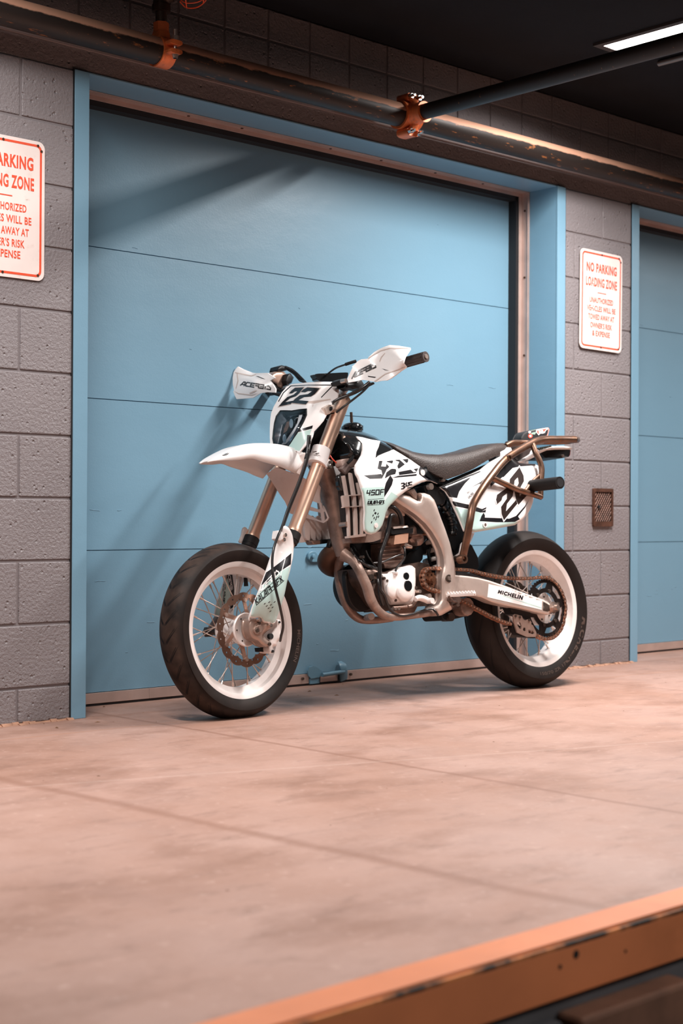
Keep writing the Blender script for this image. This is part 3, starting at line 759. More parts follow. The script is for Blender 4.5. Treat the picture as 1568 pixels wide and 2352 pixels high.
# ------------------------------------------------------------------ signs
SIGNW = mat('sign_white', (.86, .75, .71), .45, var=.05, vscale=9, dirt=(.55, .36, .28), dscale=26, damt=.18)
SIGNR = mat('sign_red', (.80, .10, .045), .45)
def rrect(x0, x1, z0, z1, r, n=6):
    out = []
    for cx, cz, a in ((x1-r, z1-r, 0), (x0+r, z1-r, PI/2), (x0+r, z0+r, PI), (x1-r, z0+r, 1.5*PI)):
        out += [(cx+r*math.cos(a+PI/2*k/n), cz+r*math.sin(a+PI/2*k/n)) for k in range(n+1)]
    return out
def sign(label, x0, x1, z0, z1, y=-.007, tilt=0., worn=0):
    r = empty('no_parking_sign', ((x0+x1)/2, 0, z0)); tag(r, label, 'sign')
    w, h = x1-x0, z1-z0
    ca, sa = math.cos(tilt), math.sin(tilt); cx, cz = (x0+x1)/2, (z0+z1)/2
    fr = FR(V3(0, 0, 0), (V3(1, 0, 0), V3(0, 1, 0), V3(0, 0, 1)))
    L0 = fr.L
    fr.L = lambda u, v, q: L0(cx+(u-cx)*ca+(q-cz)*sa, v, cz+(q-cz)*ca-(u-cx)*sa)
    m_ = MB(); plate(m_, fr, rrect(x0, x1, z0, z1, .024), [], y, y+.004)
    i = .011; t_ = .0075
    o1 = rrect(x0+i, x1-i, z0+i, z1-i, .02); o2 = rrect(x0+i+t_, x1-i-t_, z0+i+t_, z1-i-t_, .014)
    P2, T = tri2d(o1, [o2]); m_.add([fr.L(a, y-.0006, b) for a, b in P2], T, 1)
    def txt(s, cy, hh, wid, bold=.03):
        vs, fs, _ = textmesh(s, bold)
        m_.add([fr.L(cx-wid*w/2+vx*wid*w, y-.0008, z1-cy*h+vy*hh*h) for vx, vy in vs], fs, 1)
    txt('NO PARKING', .215, .085, .72, .035); txt('LOADING ZONE', .36, .085, .74, .03)
    m_.add([fr.L(cx+a*w, y-.0008, z1-b*h) for a, b in ((-.11, .425), (.11, .425), (.11, .417), (-.11, .417))], [(0, 1, 2, 3)], 1)
    for s, cy, wd2 in (('UNAUTHORIZED', .525, .56), ('VEHICLES WILL BE', .61, .68), ('TOWED AWAY AT', .695, .62), ("OWNER'S RISK", .78, .52), ('& EXPENSE', .86, .42)): txt(s, cy, .052, wd2, .02)
    # scuffs: scraped patches of bare white with a shape of their own
    rnd = random.Random(int(x0*100))
    for k in range(7+worn*5):
        a, b = rnd.uniform(x0+.05, x1-.05), rnd.choice([z1-.36*h, z1-.44*h, z1-.86*h, z1-.6*h])+rnd.uniform(-.012, .02); s_ = rnd.uniform(.002, .006)
        poly = [(a+s_*rnd.uniform(.5, 1.3)*math.cos(q)*1.5, b+s_*rnd.uniform(.5, 1.3)*math.sin(q)) for q in np.linspace(0, 2*PI, 8)[:-1]]
        m_.add([fr.L(p[0], y-.0011, p[1]) for p in poly], [tuple(range(7))], 0)
    build('sign_plate', m_, [SIGNW, SIGNR], r, smooth=0)
    for a, b in ((x1-.026, z1-.014), (x1-.013, z1-.030), (x1-.024, z0+.017), (cx, z0+.014), (cx, z1-.014)):
        m_ = MB(); cyl(m_, fr.L(a, y-.0022, b), fr.L(a, y, b), .0042, segs=10); build('rivet', m_, RUST, r)
sign('red and white no parking sign on the left pier, cut off by the picture edge', 2.281, 2.585, 1.424, 1.872)
sign('red and white no parking sign on the narrow pier right of the blue door', 5.341, 5.648, 1.432, 1.880, y=-.012, tilt=.012, worn=1)
# weep grate
g = empty('wall_grate', (5.52, 0, .635)); tag(g, 'small rusty cross-hatched metal grate set in the right pier', 'grate')
GR = mat('rusty_grate', (.11, .05, .033), .5, .4, var=.4, vscale=30)
mb = MB(); plate(mb, FW, rrect(5.448, 5.592, .633, .806, .006), [rrect(5.458, 5.582, .655, .790, .004)], -.012, .0); build('grate_frame', mb, GR, g, bevel=.0015)
mb = MB(); box(mb, (5.455, -.003, .65), (5.585, -.0015, .795)); build('backing', mb, DARKGAP, g, smooth=0)
mb = MB()
for sgn in (1, -1):
    for k in range(-12, 14):
        c0 = 5.52+k*.0155
        pts = []
        for z in (.656, .789):
            pts.append((c0+sgn*(z-.7225)*.75, z))
        (xa, za), (xb, zb) = pts
        def clip(xa, za, xb, zb):
            L_ = []
            for s_ in np.linspace(0, 1, 25):
                x = xa+(xb-xa)*s_; z = za+(zb-za)*s_
                if 5.459 <= x <= 5.581: L_.append((x, z))
            return L_
        q = clip(xa, za, xb, zb)
        if len(q) > 2: sweep(mb, [V3(q[0][0], -.006, q[0][1]), V3(q[-1][0], -.006, q[-1][1])], [(.0016, .002)]*2, up=V3(0, 1, 0), smooth=False, segs=4)
build('mesh_bars', mb, GR, g, smooth=0)
mb = MB(); cyl(mb, V3(5.488, -.013, .722), V3(5.488, -.004, .722), .007, segs=12); build('screw', mb, DARKGAP, g)
# litter on the floor
mb = MB(); rnd = random.Random(11)
for k in range(120):
    x, y = rnd.uniform(1.6, 6.5), rnd.choice([rnd.uniform(-.25, .2), rnd.uniform(-2.2, .1)])
    s_ = rnd.uniform(.002, .006) if k > 8 else rnd.uniform(.008, .014); a = rnd.uniform(0, PI)
    P = [V3(x+s_*math.cos(a), y+s_*math.sin(a), .0005), V3(x-s_*.4*math.sin(a), y+s_*.4*math.cos(a), .0005), V3(x-s_*math.cos(a), y-s_*math.sin(a), .0005), V3(x+s_*.4*math.sin(a), y-s_*.4*math.cos(a), .0005), V3(x, y, s_*.35)]
    mb.add(P, [(0, 1, 4), (1, 2, 4), (2, 3, 4), (3, 0, 4), (3, 2, 1, 0)])
o = build('floor_litter', mb, mat('brown_litter', (.17, .08, .04), .8)); tag(o, 'scattered crumbs and dry leaf bits on the concrete floor', 'litter', kind='stuff')

# ================================================================== MOTORCYCLE
O0 = B.L(0, 0, -.3075)
BK = empty('motorcycle', tuple(O0), basis=bB)
tag(BK, 'white and mint race motorcycle number 22 with black tyres leaning against the blue door', 'motorcycle')

def tyre_mat(name, tint, n, kind):
    m = bpy.data.materials.new(name); t, N, L, P = nt(m)
    uv = N.new('ShaderNodeUVMap'); sep = N.new('ShaderNodeSeparateXYZ'); L.new(uv.outputs[0], sep.inputs[0])
    def M_(op, a, b=None, c=None):
        q = N.new('ShaderNodeMath'); q.operation = op
        for i, s_ in enumerate((a, b, c)):
            if s_ is None: continue
            if isinstance(s_, (int, float)): q.inputs[i].default_value = s_
            else: L.new(s_, q.inputs[i])
        return q.outputs[0]
    u, v = sep.outputs['X'], sep.outputs['Y']
    s = M_('ABSOLUTE', M_('SUBTRACT', v, .5))             # 0 crown .. .5 bead
    # curved sipes: frac(u*n + k*s^2)
    ph = M_('FRACT', M_('ADD', M_('MULTIPLY', u, n), M_('MULTIPLY', M_('POWER', s, 1.25), 7.0 if kind else 5.)))
    ph2 = M_('ABSOLUTE', M_('SUBTRACT', ph, .5))
    wdt = M_('MULTIPLY', M_('SUBTRACT', .26, s), .42)
    groove = M_('MULTIPLY', M_('LESS_THAN', ph2, wdt), M_('MULTIPLY', M_('GREATER_THAN', s, .03), M_('LESS_THAN', s, .25)))
    ph3 = M_('ABSOLUTE', M_('SUBTRACT', M_('FRACT', M_('ADD', M_('MULTIPLY', u, n), M_('MULTIPLY', s, 4.))), .5))
    thin = M_('MULTIPLY', M_('LESS_THAN', ph3, .042), M_('LESS_THAN', s, .2))
    gr = M_('MAXIMUM', groove, M_('MULTIPLY', thin, .7))
    tc = N.new('ShaderNodeTexCoord'); nz = N.new('ShaderNodeTexNoise'); nz.inputs['Scale'].default_value = 16; nz.inputs['Detail'].default_value = 7; L.new(tc.outputs['Object'], nz.inputs['Vector'])
    mr = N.new('ShaderNodeMapRange'); mr.inputs[1].default_value = .35; mr.inputs[2].default_value = .7; L.new(nz.outputs['Fac'], mr.inputs[0])
    x = N.new('ShaderNodeMix'); x.data_type = 'RGBA'; x.inputs[6].default_value = (.013, .009, .008, 1); x.inputs[7].default_value = (*tint, 1)
    tread = N.new('ShaderNodeMapRange'); tread.inputs[1].default_value = .22; tread.inputs[2].default_value = .30; tread.inputs[3].default_value = 1; tread.inputs[4].default_value = .25; L.new(s, tread.inputs[0])
    L.new(M_('MULTIPLY', mr.outputs[0], tread.outputs[0]), x.inputs[0])
    x2 = N.new('ShaderNodeMix'); x2.data_type = 'RGBA'; x2.inputs[7].default_value = (.008, .006, .006, 1); L.new(gr, x2.inputs[0]); L.new(x.outputs[2], x2.inputs[6])
    L.new(x2.outputs[2], P.inputs['Base Color']); P.inputs['Roughness'].default_value = .6; P.inputs['Specular IOR Level'].default_value = .22
    bp = N.new('ShaderNodeBump'); bp.inputs['Strength'].default_value = .8; bp.inputs['Distance'].default_value = .003; bp.invert = True
    L.new(gr, bp.inputs['Height']); L.new(bp.outputs[0], P.inputs['Normal'])
    return m
def tyreprof(R, hw, rb, vb, n=14):
    pr = []
    # crown arc then sidewall
    cr_ = hw*1.12
    def half(sg):
        out = [(rb-.006, vb*.96), (rb+.003, vb+.002), (rb+.012, vb+.009), (R-.50*(R-rb), hw), (R-.42*(R-rb), hw*1.005)]
        a1 = math.asin(min(1, hw*.985/cr_))
        zc = R-cr_
        for k in range(n):
            a = a1*(1-k/(n-1)); out.append((zc+cr_*math.cos(a)*1.0, cr_*math.sin(a)))
        return [(r_, sg*v_) for r_, v_ in out]
    a = half(-1); b = half(1)[::-1]
    return a+b[1:]
def sidev(prof, r):
    pts = sorted([(p[0], p[1]) for p in prof if p[1] < 0]); 
    for (r0, v0), (r1, v1) in zip(pts[:-1], pts[1:]):
        if r0 <= r <= r1: return v0+(v1-v0)*(r-r0)/(r1-r0+1e-9)
    return pts[0][1]
def arctext(mb, fr, prof, s, amid, r0, h, mi, wid, bold=.02, flip=False):
    vs, fs, W_ = textmesh(s, bold); out = []
    for x, y in vs:
        if flip: a = amid+(x-.5)*wid; r = r0+h-y*h*0 - y*h
        else: a = amid-(x-.5)*wid; r = r0+y*h
        out.append(fr.L(r*math.cos(a), sidev(prof, r)-.0011, r*math.sin(a)))
    mb.add(out, fs, mi)
def ang(fr, x, y, v):
    a = fr.loc(fr.P(x, y, v)); return math.atan2(a[2], a[0]), math.hypot(a[0], a[2])
TT = mat('tyre_lettering', (.075, .05, .04), .5)
# ---------------- front wheel
WF_ = empty('front_wheel', (0, 0, 0), parent=BK)
prof = tyreprof(.2945, .060, .226, .044)
mb = MB(); lathe(mb, Fm, prof, 160)
a1, _ = ang(Fm, 340+1330/3.92, 1200+950/3.92, -.06)
arctext(mb, Fm, prof, 'MICHELIN', a1-.25, .246, .011, 1, .45)
build('tyre', mb, [tyre_mat('front_tyre_rubber', (.06, .037, .028), 30, 0), TT], WF_, smooth=60)
def rimprof(r, hw, w):
    return [(r, -hw), (r+.0015, -hw+.002), (r-.003, -hw+.006), (r-.014, -hw+.008), (r-.016, -hw+.022), (r-.034, -hw*.35), (r-.036, 0), (r-.034, hw*.35), (r-.016, hw-.022), (r-.014, hw-.008), (r-.003, hw-.006), (r+.0015, hw-.002), (r, hw),
            (r-.006, hw-.001), (r-.017, hw-.006), (r-.021, hw-.022), (r-.040, hw*.35), (r-.042, 0), (r-.040, -hw*.35), (r-.021, -hw+.022), (r-.017, -hw+.006), (r-.006, -hw+.001)]
mb = MB(); lathe(mb, Fm, rimprof(.229, .046, 0), 144, closeprof=True); build('rim', mb, WHPAINT, WF_, smooth=35)
def spokes(fr, par, n, rh, vh, rr, mat_, cross=.95, voff=0., nipple=WHPAINT):
    for i in range(n):
        ph = 2*PI*i/n+.04; side = 1 if i % 2 else -1; lead = 1 if (i//2) % 2 else -1
        a = ph-lead*cross; p0 = fr.L(rh*math.cos(a), side*vh+voff, rh*math.sin(a)); p1 = fr.L(rr*math.cos(ph), side*.010, rr*math.sin(ph))
        m_ = MB(); d = p1-p0; cyl(m_, p0, p1, .0018, segs=6); cyl(m_, p0+d*(1-.018/np.linalg.norm(d)), p1+d*.006, .0034, segs=8)
        build('spoke', m_, mat_, par)
spokes(Fm, WF_, 36, .040, .030, .190, STEEL)
mb = MB(); lathe(mb, Fm, [(.014, -.060), (.026, -.0615), (.044, -.0665), (.054, -.0695), (.0565, -.066), (.0555, -.0605), (.046, -.056), (.044, -.046), (.048, -.036), (.044, -.026), (.030, -.018), (.024, 0), (.030, .018), (.046, .026), (.050, .034), (.046, .040), (.030, .046), (.012, .048)], 48)
for k in range(6):
    a = k*PI/3; cyl(mb, Fm.L(.042*math.cos(a), -.0672, .042*math.sin(a)), Fm.L(.042*math.cos(a), -.062, .042*math.sin(a)), .003, segs=8, mi=1)
build('hub', mb, [WHPAINT, DKST], WF_)
mb = MB(); cyl(mb, Fm.L(0, -.10, 0), Fm.L(0, .125, 0), .0105, segs=20); cyl(mb, Fm.L(0, -.072, 0), Fm.L(0, -.05, 0), .016, segs=20); hexn(mb, Fm.L(0, .118, 0), Fm.L(0, .135, 0), .019); build('axle', mb, DKST, WF_)
# wave disc
def wave(r, amp, n, steps=240, ph=0): return [((r+amp*(abs(math.sin(n*t_/2+ph))**.7-.5))*math.cos(t_), (r+amp*(abs(math.sin(n*t_/2+ph))**.7-.5))*math.sin(t_)) for t_ in np.linspace(0, 2*PI, steps+1)[:-1]]
holes = [wave(.0965, .007, 14, 168, PI/2)]
for k in range(28):
    a = 2*PI*k/28; rr_ = (.1035, .1125)[k % 2]; holes.append(ring(.0036, 8, (rr_*math.cos(a), rr_*math.sin(a))))
mb = MB(); plate(mb, Fm, wave(.121, .007, 14, 280), holes, -.063, -.0590); build('brake_disc', mb, mat('brown_disc_steel', (.25, .15, .11), .33, .8, var=.2, vscale=20), WF_, smooth=30)
mb = MB()
for k in range(6):
    a = k*PI/3+.2; q = a+.28
    outer = [(.046*math.cos(a-.30), .046*math.sin(a-.30)), (.046*math.cos(a+.10), .046*math.sin(a+.10)), (.097*math.cos(q+.07), .097*math.sin(q+.07)), (.101*math.cos(q), .101*math.sin(q)), (.097*math.cos(q-.07), .097*math.sin(q-.07))]
    plate(mb, Fm, outer, [], -.060, -.0565); q2 = (.0985*math.cos(q), .0985*math.sin(q))
    cyl(mb, Fm.L(q2[0], -.0665, q2[1]), Fm.L(q2[0], -.056, q2[1]), .0075, segs=16)
plate(mb, Fm, ring(.052, 40), [ring(.030, 32)], -.0595, -.0565)
build('disc_carrier', mb, mat('brown_carrier', (.42, .27, .21), .4, .6, var=.15, vscale=30), WF_)
for k in range(6):
    mb = MB(); a = k*PI/3+.48; q2 = (.0985*math.cos(a), .0985*math.sin(a)); cyl(mb, Fm.L(q2[0], -.0675, q2[1]), Fm.L(q2[0], -.064, q2[1]), .0065, .0045, segs=16)
    build('disc_button', mb, STEEL, WF_)
mb = MB(); p0 = Fm.P(340+875/3.92, 1200+455/3.92, 0.0); cyl(mb, p0, p0-.045*Fm.W, .006, .0075, segs=12); build('valve_stem', mb, RUB, WF_)

# ---------------- rear wheel
WR_ = empty('rear_wheel', (0, 0, 0), parent=BK)
prof = tyreprof(.3115, .0765, .228, .060)
mb = MB(); lathe(mb, B, prof, 170)
a1, _ = ang(B, 1000+1375/4.126, 1200+890/4.126, -.07); a2, _ = ang(B, 1000+1215/4.126, 1200+1300/4.126, -.07)
arctext(mb, B, prof, 'MICHELIN', (a1+a2)/2, .252, .019, 1, abs(a1-a2), .05)
a3, _ = ang(B, 1000+1110/4.126, 1200+1395/4.126, -.07); arctext(mb, B, prof, '150/70 ZR 17', a3, .250, .012, 1, .62, .01, flip=True)
build('tyre', mb, [tyre_mat('rear_tyre_rubber', (.022, .015, .012), 15, 1), TT], WR_, smooth=60)
mb = MB(); lathe(mb, B, rimprof(.230, .062, 0), 144, closeprof=True); build('rim', mb, WHPAINT, WR_, smooth=35)
spokes(B, WR_, 36, .062, .034, .191, STEEL, .62)
mb = MB(); lathe(mb, B, [(.014, -.092), (.020, -.090), (.060, -.083), (.066, -.080), (.068, -.074), (.066, -.040), (.056, -.028), (.03, -.02), (.03, .02), (.056, .028), (.066, .036), (.062, .046), (.02, .055)], 56)
for k in range(6):
    a = k*PI/3+.3; cyl(mb, B.L(.045*math.cos(a), -.0885, .045*math.sin(a)), B.L(.045*math.cos(a), -.082, .045*math.sin(a)), .0035, segs=8, mi=1)
build('hub', mb, [WHPAINT, DKST], WR_)
# sprocket
teeth = []
for k in range(48*4):
    a = 2*PI*k/(48*4); teeth.append(((.1135 if k % 4 in (0, 3) else .1085)*math.cos(a), (.1135 if k % 4 in (0, 3) else .1085)*math.sin(a)))
holes = []
for k in range(6):
    a0 = k*PI/3+.2; h = []
    for q in np.linspace(.14, PI/3-.14, 8): h.append((.099*math.cos(a0+q), .099*math.sin(a0+q)))
    for q in np.linspace(PI/3-.26, .26, 6): h.append((.078*math.cos(a0+q), .078*math.sin(a0+q)))
    holes.append(h)
mb = MB(); plate(mb, B, teeth, holes+[ring(.061, 48)], -.104, -.0985)
for k in range(6):
    a = k*PI/3+.2; cyl(mb, B.L(.069*math.cos(a), -.109, .069*math.sin(a)), B.L(.069*math.cos(a), -.10, .069*math.sin(a)), .007, segs=12, mi=1)
build('sprocket', mb, [mat('black_anodised', (.018, .013, .012), .38, .4), DKST], WR_, smooth=30)
mb = MB(); plate(mb, B, wave(.112, .006, 12, 240), [ring(.088, 60)], .062, .066); plate(mb, B, ring(.09, 60), [ring(.05, 40)], .063, .0655); build('brake_disc', mb, DKST, WR_, smooth=30)
mb = MB(); cyl(mb, B.L(0, -.150, 0), B.L(0, .15, 0), .0125, segs=20); hexn(mb, B.L(0, -.158, 0), B.L(0, -.140, 0), .0185); cyl(mb, B.L(0, -.142, 0), B.L(0, -.136, 0), .023, segs=24); cyl(mb, B.L(0, -.166, 0), B.L(0, -.157, 0), .010, segs=12); build('axle', mb, STEEL, WR_)

# ---------------- chain
path = S('F', [(30, 440), (200, 447), (330, 457), (420, 482), (520, 503), (620, 520), (700, 528), (760, 531), (860, 532), (930, 527), (1000, 522), (1055, 527), (1105, 556), (1150, 603), (1190, 675), (1213, 750), (1220, 830), (1208, 905), (1190, 985), (1155, 1045), (1105, 1090), (1040, 1105), (985, 1090), (940, 1060)])
up_ = [B.P(x, y, -.101) for x, y in path]
sp = S('D', [(1150, 965), (1105, 963), (1055, 962), (1010, 970), (985, 1000), (975, 1045), (985, 1095), (1010, 1130), (1050, 1150), (1095, 1165), (1145, 1182), (1200, 1205), (1260, 1230)])
low = S('F', [(180, 715), (250, 752), (310, 780), (380, 818), (440, 850), (500, 884), (560, 912), (620, 938), (720, 972), (800, 1010), (870, 1040), (940, 1070)])
def even(pts, d):
    P = catmull(pts, 8); L_ = [0]
    for a, b in zip(P[:-1], P[1:]): L_.append(L_[-1]+np.linalg.norm(b-a))
    out = []; n = int(L_[-1]/d)
    for k in range(n+1): out.append(np.array([np.interp(k*d, L_, [p[i] for p in P]) for i in range(3)]))
    return out
def capsule(a, b, r, n=6):
    d = b-a; t0 = math.atan2(d[1], d[0])
    return [(b[0]+r*math.cos(t0-PI/2+PI*k/n), b[1]+r*math.sin(t0-PI/2+PI*k/n)) for k in range(n+1)]+[(a[0]+r*math.cos(t0+PI/2+PI*k/n), a[1]+r*math.sin(t0+PI/2+PI*k/n)) for k in range(n+1)]
CH = empty('drive_chain', (0, 0, 0), parent=BK)
def chainrun(pts):
    P = even(pts, .01588); mb = MB()
    for i in range(len(P)-1):
        a, b = B.loc(P[i]), B.loc(P[i+1]); o_ = -.0085 if i % 2 else -.0065
        mm = ((a+b)/2)
        cap_ = capsule((a[0], a[2]), (b[0], b[2]), .0) if False else None
        A2 = np.array([a[0], a[2]]); B2 = np.array([b[0], b[2]])
        c = capsule(A2, B2, .0064)
        # pinched waist
        v0 = a[1]
        for s_ in (-1, 1):
            w0, w1 = (v0+s_*.0065, v0+s_*.0083) if i % 2 == 0 else (v0+s_*.0085, v0+s_*.0103)
            n = len(c)
            mb.add([B.L(x, w0, y) for x, y in c]+[B.L(x, w1, y) for x, y in c], [tuple(range(n)), tuple(range(2*n-1, n-1, -1))]+[(k, (k+1) % n, n+(k+1) % n, n+k) for k in range(n)])
        cyl(mb, B.L(a[0], v0-.0125, a[2]), B.L(a[0], v0+.0125, a[2]), .0028, segs=8, mi=1); cyl(mb, B.L(a[0], v0-.006, a[2]), B.L(a[0], v0+.006, a[2]), .0052, segs=8)
    return mb
mb = chainrun(up_); build('upper_run', mb, [CHAINM, BRUSH], CH)
mb = chainrun([B.P(x, y, -.101) for x, y in sp]+[B.P(x, y, -.101) for x, y in low]); build('lower_run', mb, [CHAINM, BRUSH], CH)
# front sprocket
cs = S('D', [(1040, 1065)])[0]; pc = B.loc(B.P(cs[0], cs[1], -.1)); fc = (pc[0], pc[2])
mb = MB(); tt = []
for k in range(56):
    a = 2*PI*k/56; r_ = .0335 if k % 4 in (0, 3) else .0295; tt.append((fc[0]+r_*math.cos(a), fc[1]+r_*math.sin(a)))
plate(mb, B, tt, [ring(.0045, 8, (fc[0]+.019*math.cos(a), fc[1]+.019*math.sin(a))) for a in np.linspace(0, 2*PI, 7)[:-1]], -.104, -.098)
hexn(mb, B.L(fc[0], -.116, fc[1]), B.L(fc[0], -.103, fc[1]), .0155); cyl(mb, B.L(fc[0], -.122, fc[1]), B.L(fc[0], -.115, fc[1]), .008, segs=16)
build('front_sprocket', mb, mat('rusty_sprocket', (.20, .09, .05), .42, .7, var=.4, vscale=40), BK, smooth=30)

# ---------------- swingarm
def solid(name, fr, outl, v0, v1, m, par=BK, holes=(), bevel=.004, extra=None, step=None, bulge=0., w=14, mats=None):
    mb = MB()
    vf = Vf([(0, 0, v0)], outl, bulge, w) if bulge else v0
    panel(mb, fr, outl, vf, v1-v0, 0, holes, step or 9)
    if extra: extra(mb, vf)
    return build(name, mb, mats or m, par, bevel=bevel)
sw = S('F', [(120, 470), (190, 497), (300, 508), (400, 523), (500, 548), (600, 582), (700, 615), (800, 655), (900, 690), (1010, 728), (1110, 785), (1116, 835), (1100, 866), (1060, 878), (1000, 866), (900, 842), (800, 818), (700, 798), (600, 777), (530, 758), (480, 735), (430, 712), (380, 698), (320, 693), (240, 690), (120, 690)])
def swx(mb, vf):
    st = S('F', [(503, 583), (760, 640), (1008, 733), (1006, 828), (780, 775), (490, 708)])
    decal(mb, B, st, vf, 1); 
    decal(mb, B, S('F', [(640, 688), (1005, 806), (1005, 816), (640, 696)]), vf, 2, lift=.0016, step=12)
    textd(mb, B, 'MICHELIN', S('F', [(588, 668), (822, 733), (832, 698), (598, 640)]), vf, 3, .06, lift=.002)
    decal(mb, B, S('F', [(1020, 752), (1070, 778), (1095, 800), (1090, 835), (1060, 845), (1018, 835)]), vf, 4)
solid('swingarm', B, sw, -.132, -.092, ALU, extra=swx, bulge=.006, w=5, mats=[ALU, WHG, MINT, BLKG, DKST], bevel=.003)
mb = MB(); L_ = [B.loc(B.P(x, y, -.132)) for x, y in sw]
panel_pts = [(a[0], a[2]) for a in L_]; plate(mb, B, panel_pts, [], .092, .132); 
sweep(mb, [B.L(-.43, -.1, .02), B.L(-.43, .1, .02)], .035, smooth=False)
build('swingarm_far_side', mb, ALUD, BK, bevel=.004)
# chain guard (dark rubbing strip) and chain guide
solid('chain_slider', B, S('F', [(190, 470), (330, 480), (450, 520), (560, 560), (540, 575), (440, 540), (320, 508), (190, 496)]), -.112, -.085, RUB)
solid('chain_guide', B, S('F', [(736, 880), (755, 868), (815, 885), (830, 915), (850, 930), (885, 915), (900, 930), (930, 990), (956, 1045), (950, 1085), (870, 1085), (775, 1045), (755, 985), (742, 930)]), -.122, -.116, mat('brown_guide_metal', (.42, .29, .24), .4, .6, var=.15, vscale=30), bevel=.001, step=7,
      holes=[S('F', [(770, 945), (800, 945), (815, 980), (812, 1010), (795, 1005), (778, 980)]), S('F', [(835, 995), (852, 1000), (852, 1028), (838, 1033), (828, 1015)]), S('F', [(880, 1015), (920, 1025), (936, 1050), (925, 1060), (880, 1045)])])
solid('chain_guide_block', B, S('F', [(725, 955), (775, 965), (900, 1040), (950, 1060), (945, 1098), (860, 1090), (770, 1065), (725, 1000)]), -.113, -.090, RUB)
mb = MB()
for x, y in ((757, 885), (797, 898), (886, 925)): p = B.P(1000+x/4.126, 1200+y/4.126, -.123); cyl(mb, p-B.V*.003, p+B.V*.006, .005, segs=12)
build('guide_bolt', mb, DKST, BK)
solid('caliper_bracket', B, S('F', [(700, 800), (900, 850), (880, 930), (800, 890), (730, 870)]), -.11, -.07, BLK)

# ---------------- main frame
def msweep(mb, z, pts, v, both=False, **k):
    P = [B.P(*q[:2], q[2] if len(q) > 2 and not isinstance(q[2], tuple) else v) for q in S(z, pts)]
    sweep(mb, P, up=B.V, **k)
    if both: sweep(mb, [B.mir(p) for p in P], up=B.V, **k)
# left spar traced outline
sparo = S('D', [(640, 250), (735, 262), (800, 290), (862, 312), (905, 338), (930, 352), (952, 350), (962, 325), (945, 300), (948, 283), (1000, 285), (1045, 302), (1085, 345), (1110, 405), (1125, 450), (1150, 520), (1185, 610), (1225, 730), (1255, 850), (1272, 930), (1280, 1020), (1277, 1100), (1272, 1180), (1262, 1240), (1262, 1290), (1240, 1335), (1195, 1360), (1150, 1385), (1110, 1392), (1090, 1360), (1065, 1340), (1040, 1330),
                (1080, 1305), (1120, 1280), (1142, 1240), (1145, 1150), (1142, 1060), (1150, 1000), (1165, 935), (1160, 860), (1140, 790), (1105, 715), (1060, 640), (1000, 565), (920, 492), (840, 435), (760, 385), (700, 345), (640, 310)])
def spx(mb, vf):
    for x, y, r_ in ((1217, 1053, 32), (1050, 222, 20)):
        pass
def spar_f(): return Vf([(*S('D', [(640, 280)])[0], -.085), (*S('D', [(1000, 400)])[0], -.118), (*S('D', [(1210, 800)])[0], -.122), (*S('D', [(1200, 1250)])[0], -.118), (*S('D', [(1060, 1360)])[0], -.10), (*S('D', [(1220, 1050)])[0], -.124)], sparo, .016, 11)
vfs = spar_f()
mb = MB(); panel(mb, B, sparo, vfs, .034, 0, (), 6)
build('frame_spar', mb, ALU, BK, bevel=.004, smooth=50)
mb = MB(); q = S('D', [(1217, 1053)])[0]; p = B.P(q[0], q[1], vfs(*q)-.0)
cyl(mb, p-B.V*.0016, p+B.V*.01, .0145, segs=28); build('pivot_recess', mb, DKST, BK)
mb = MB(); cyl(mb, p-B.V*.004, p+B.V*.01, .0075, segs=20); build('pivot_bolt', mb, STEEL, BK)
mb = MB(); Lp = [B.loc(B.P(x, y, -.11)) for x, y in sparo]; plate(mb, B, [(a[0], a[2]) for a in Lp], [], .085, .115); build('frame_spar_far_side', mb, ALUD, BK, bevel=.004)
# head / downtube (central) splitting in two cradle rails
mb = MB()
msweep(mb, 'D', [(55, 20), (95, 130), (145, 280), (185, 430), (220, 600), (245, 740), (262, 850)], 0, r=[(.030, .05), (.030, .045), (.030, .04), (.030, .036), (.029, .034), (.027, .032), (.018, .026)], power=3, segs=16)
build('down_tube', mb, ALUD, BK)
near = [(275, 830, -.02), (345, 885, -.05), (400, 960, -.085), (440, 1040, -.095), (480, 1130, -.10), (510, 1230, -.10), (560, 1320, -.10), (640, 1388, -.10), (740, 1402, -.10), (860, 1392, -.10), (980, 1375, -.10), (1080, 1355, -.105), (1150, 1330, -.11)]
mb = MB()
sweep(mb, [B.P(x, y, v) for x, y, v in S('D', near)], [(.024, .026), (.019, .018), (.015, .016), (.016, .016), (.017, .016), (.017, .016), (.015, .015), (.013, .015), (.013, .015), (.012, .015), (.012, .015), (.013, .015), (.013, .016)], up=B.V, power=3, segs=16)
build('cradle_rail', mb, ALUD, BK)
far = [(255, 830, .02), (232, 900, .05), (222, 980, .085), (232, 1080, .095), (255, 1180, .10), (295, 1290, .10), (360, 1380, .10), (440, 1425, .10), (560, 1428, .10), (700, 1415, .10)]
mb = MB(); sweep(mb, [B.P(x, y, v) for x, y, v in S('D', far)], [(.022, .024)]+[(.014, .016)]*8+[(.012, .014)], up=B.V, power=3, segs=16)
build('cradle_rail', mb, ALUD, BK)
mb = MB()
for z_ in ((440, 1090), (225, 1130)): pass
cyl(mb, B.P(*S('D', [(520, 1395)])[0], -.09), B.P(*S('D', [(470, 1410)])[0], .09), .012); build('cradle_crossbar', mb, ALUD, BK)
# sub-frame rails under seat
mb = MB(); msweep(mb, 'C', [(150, 720), (200, 695), (290, 655), (420, 600), (560, 540), (700, 480), (830, 410), (930, 350)], -.085, r=.010, both=True, segs=10); build('subframe_rail', mb, BLK, BK)

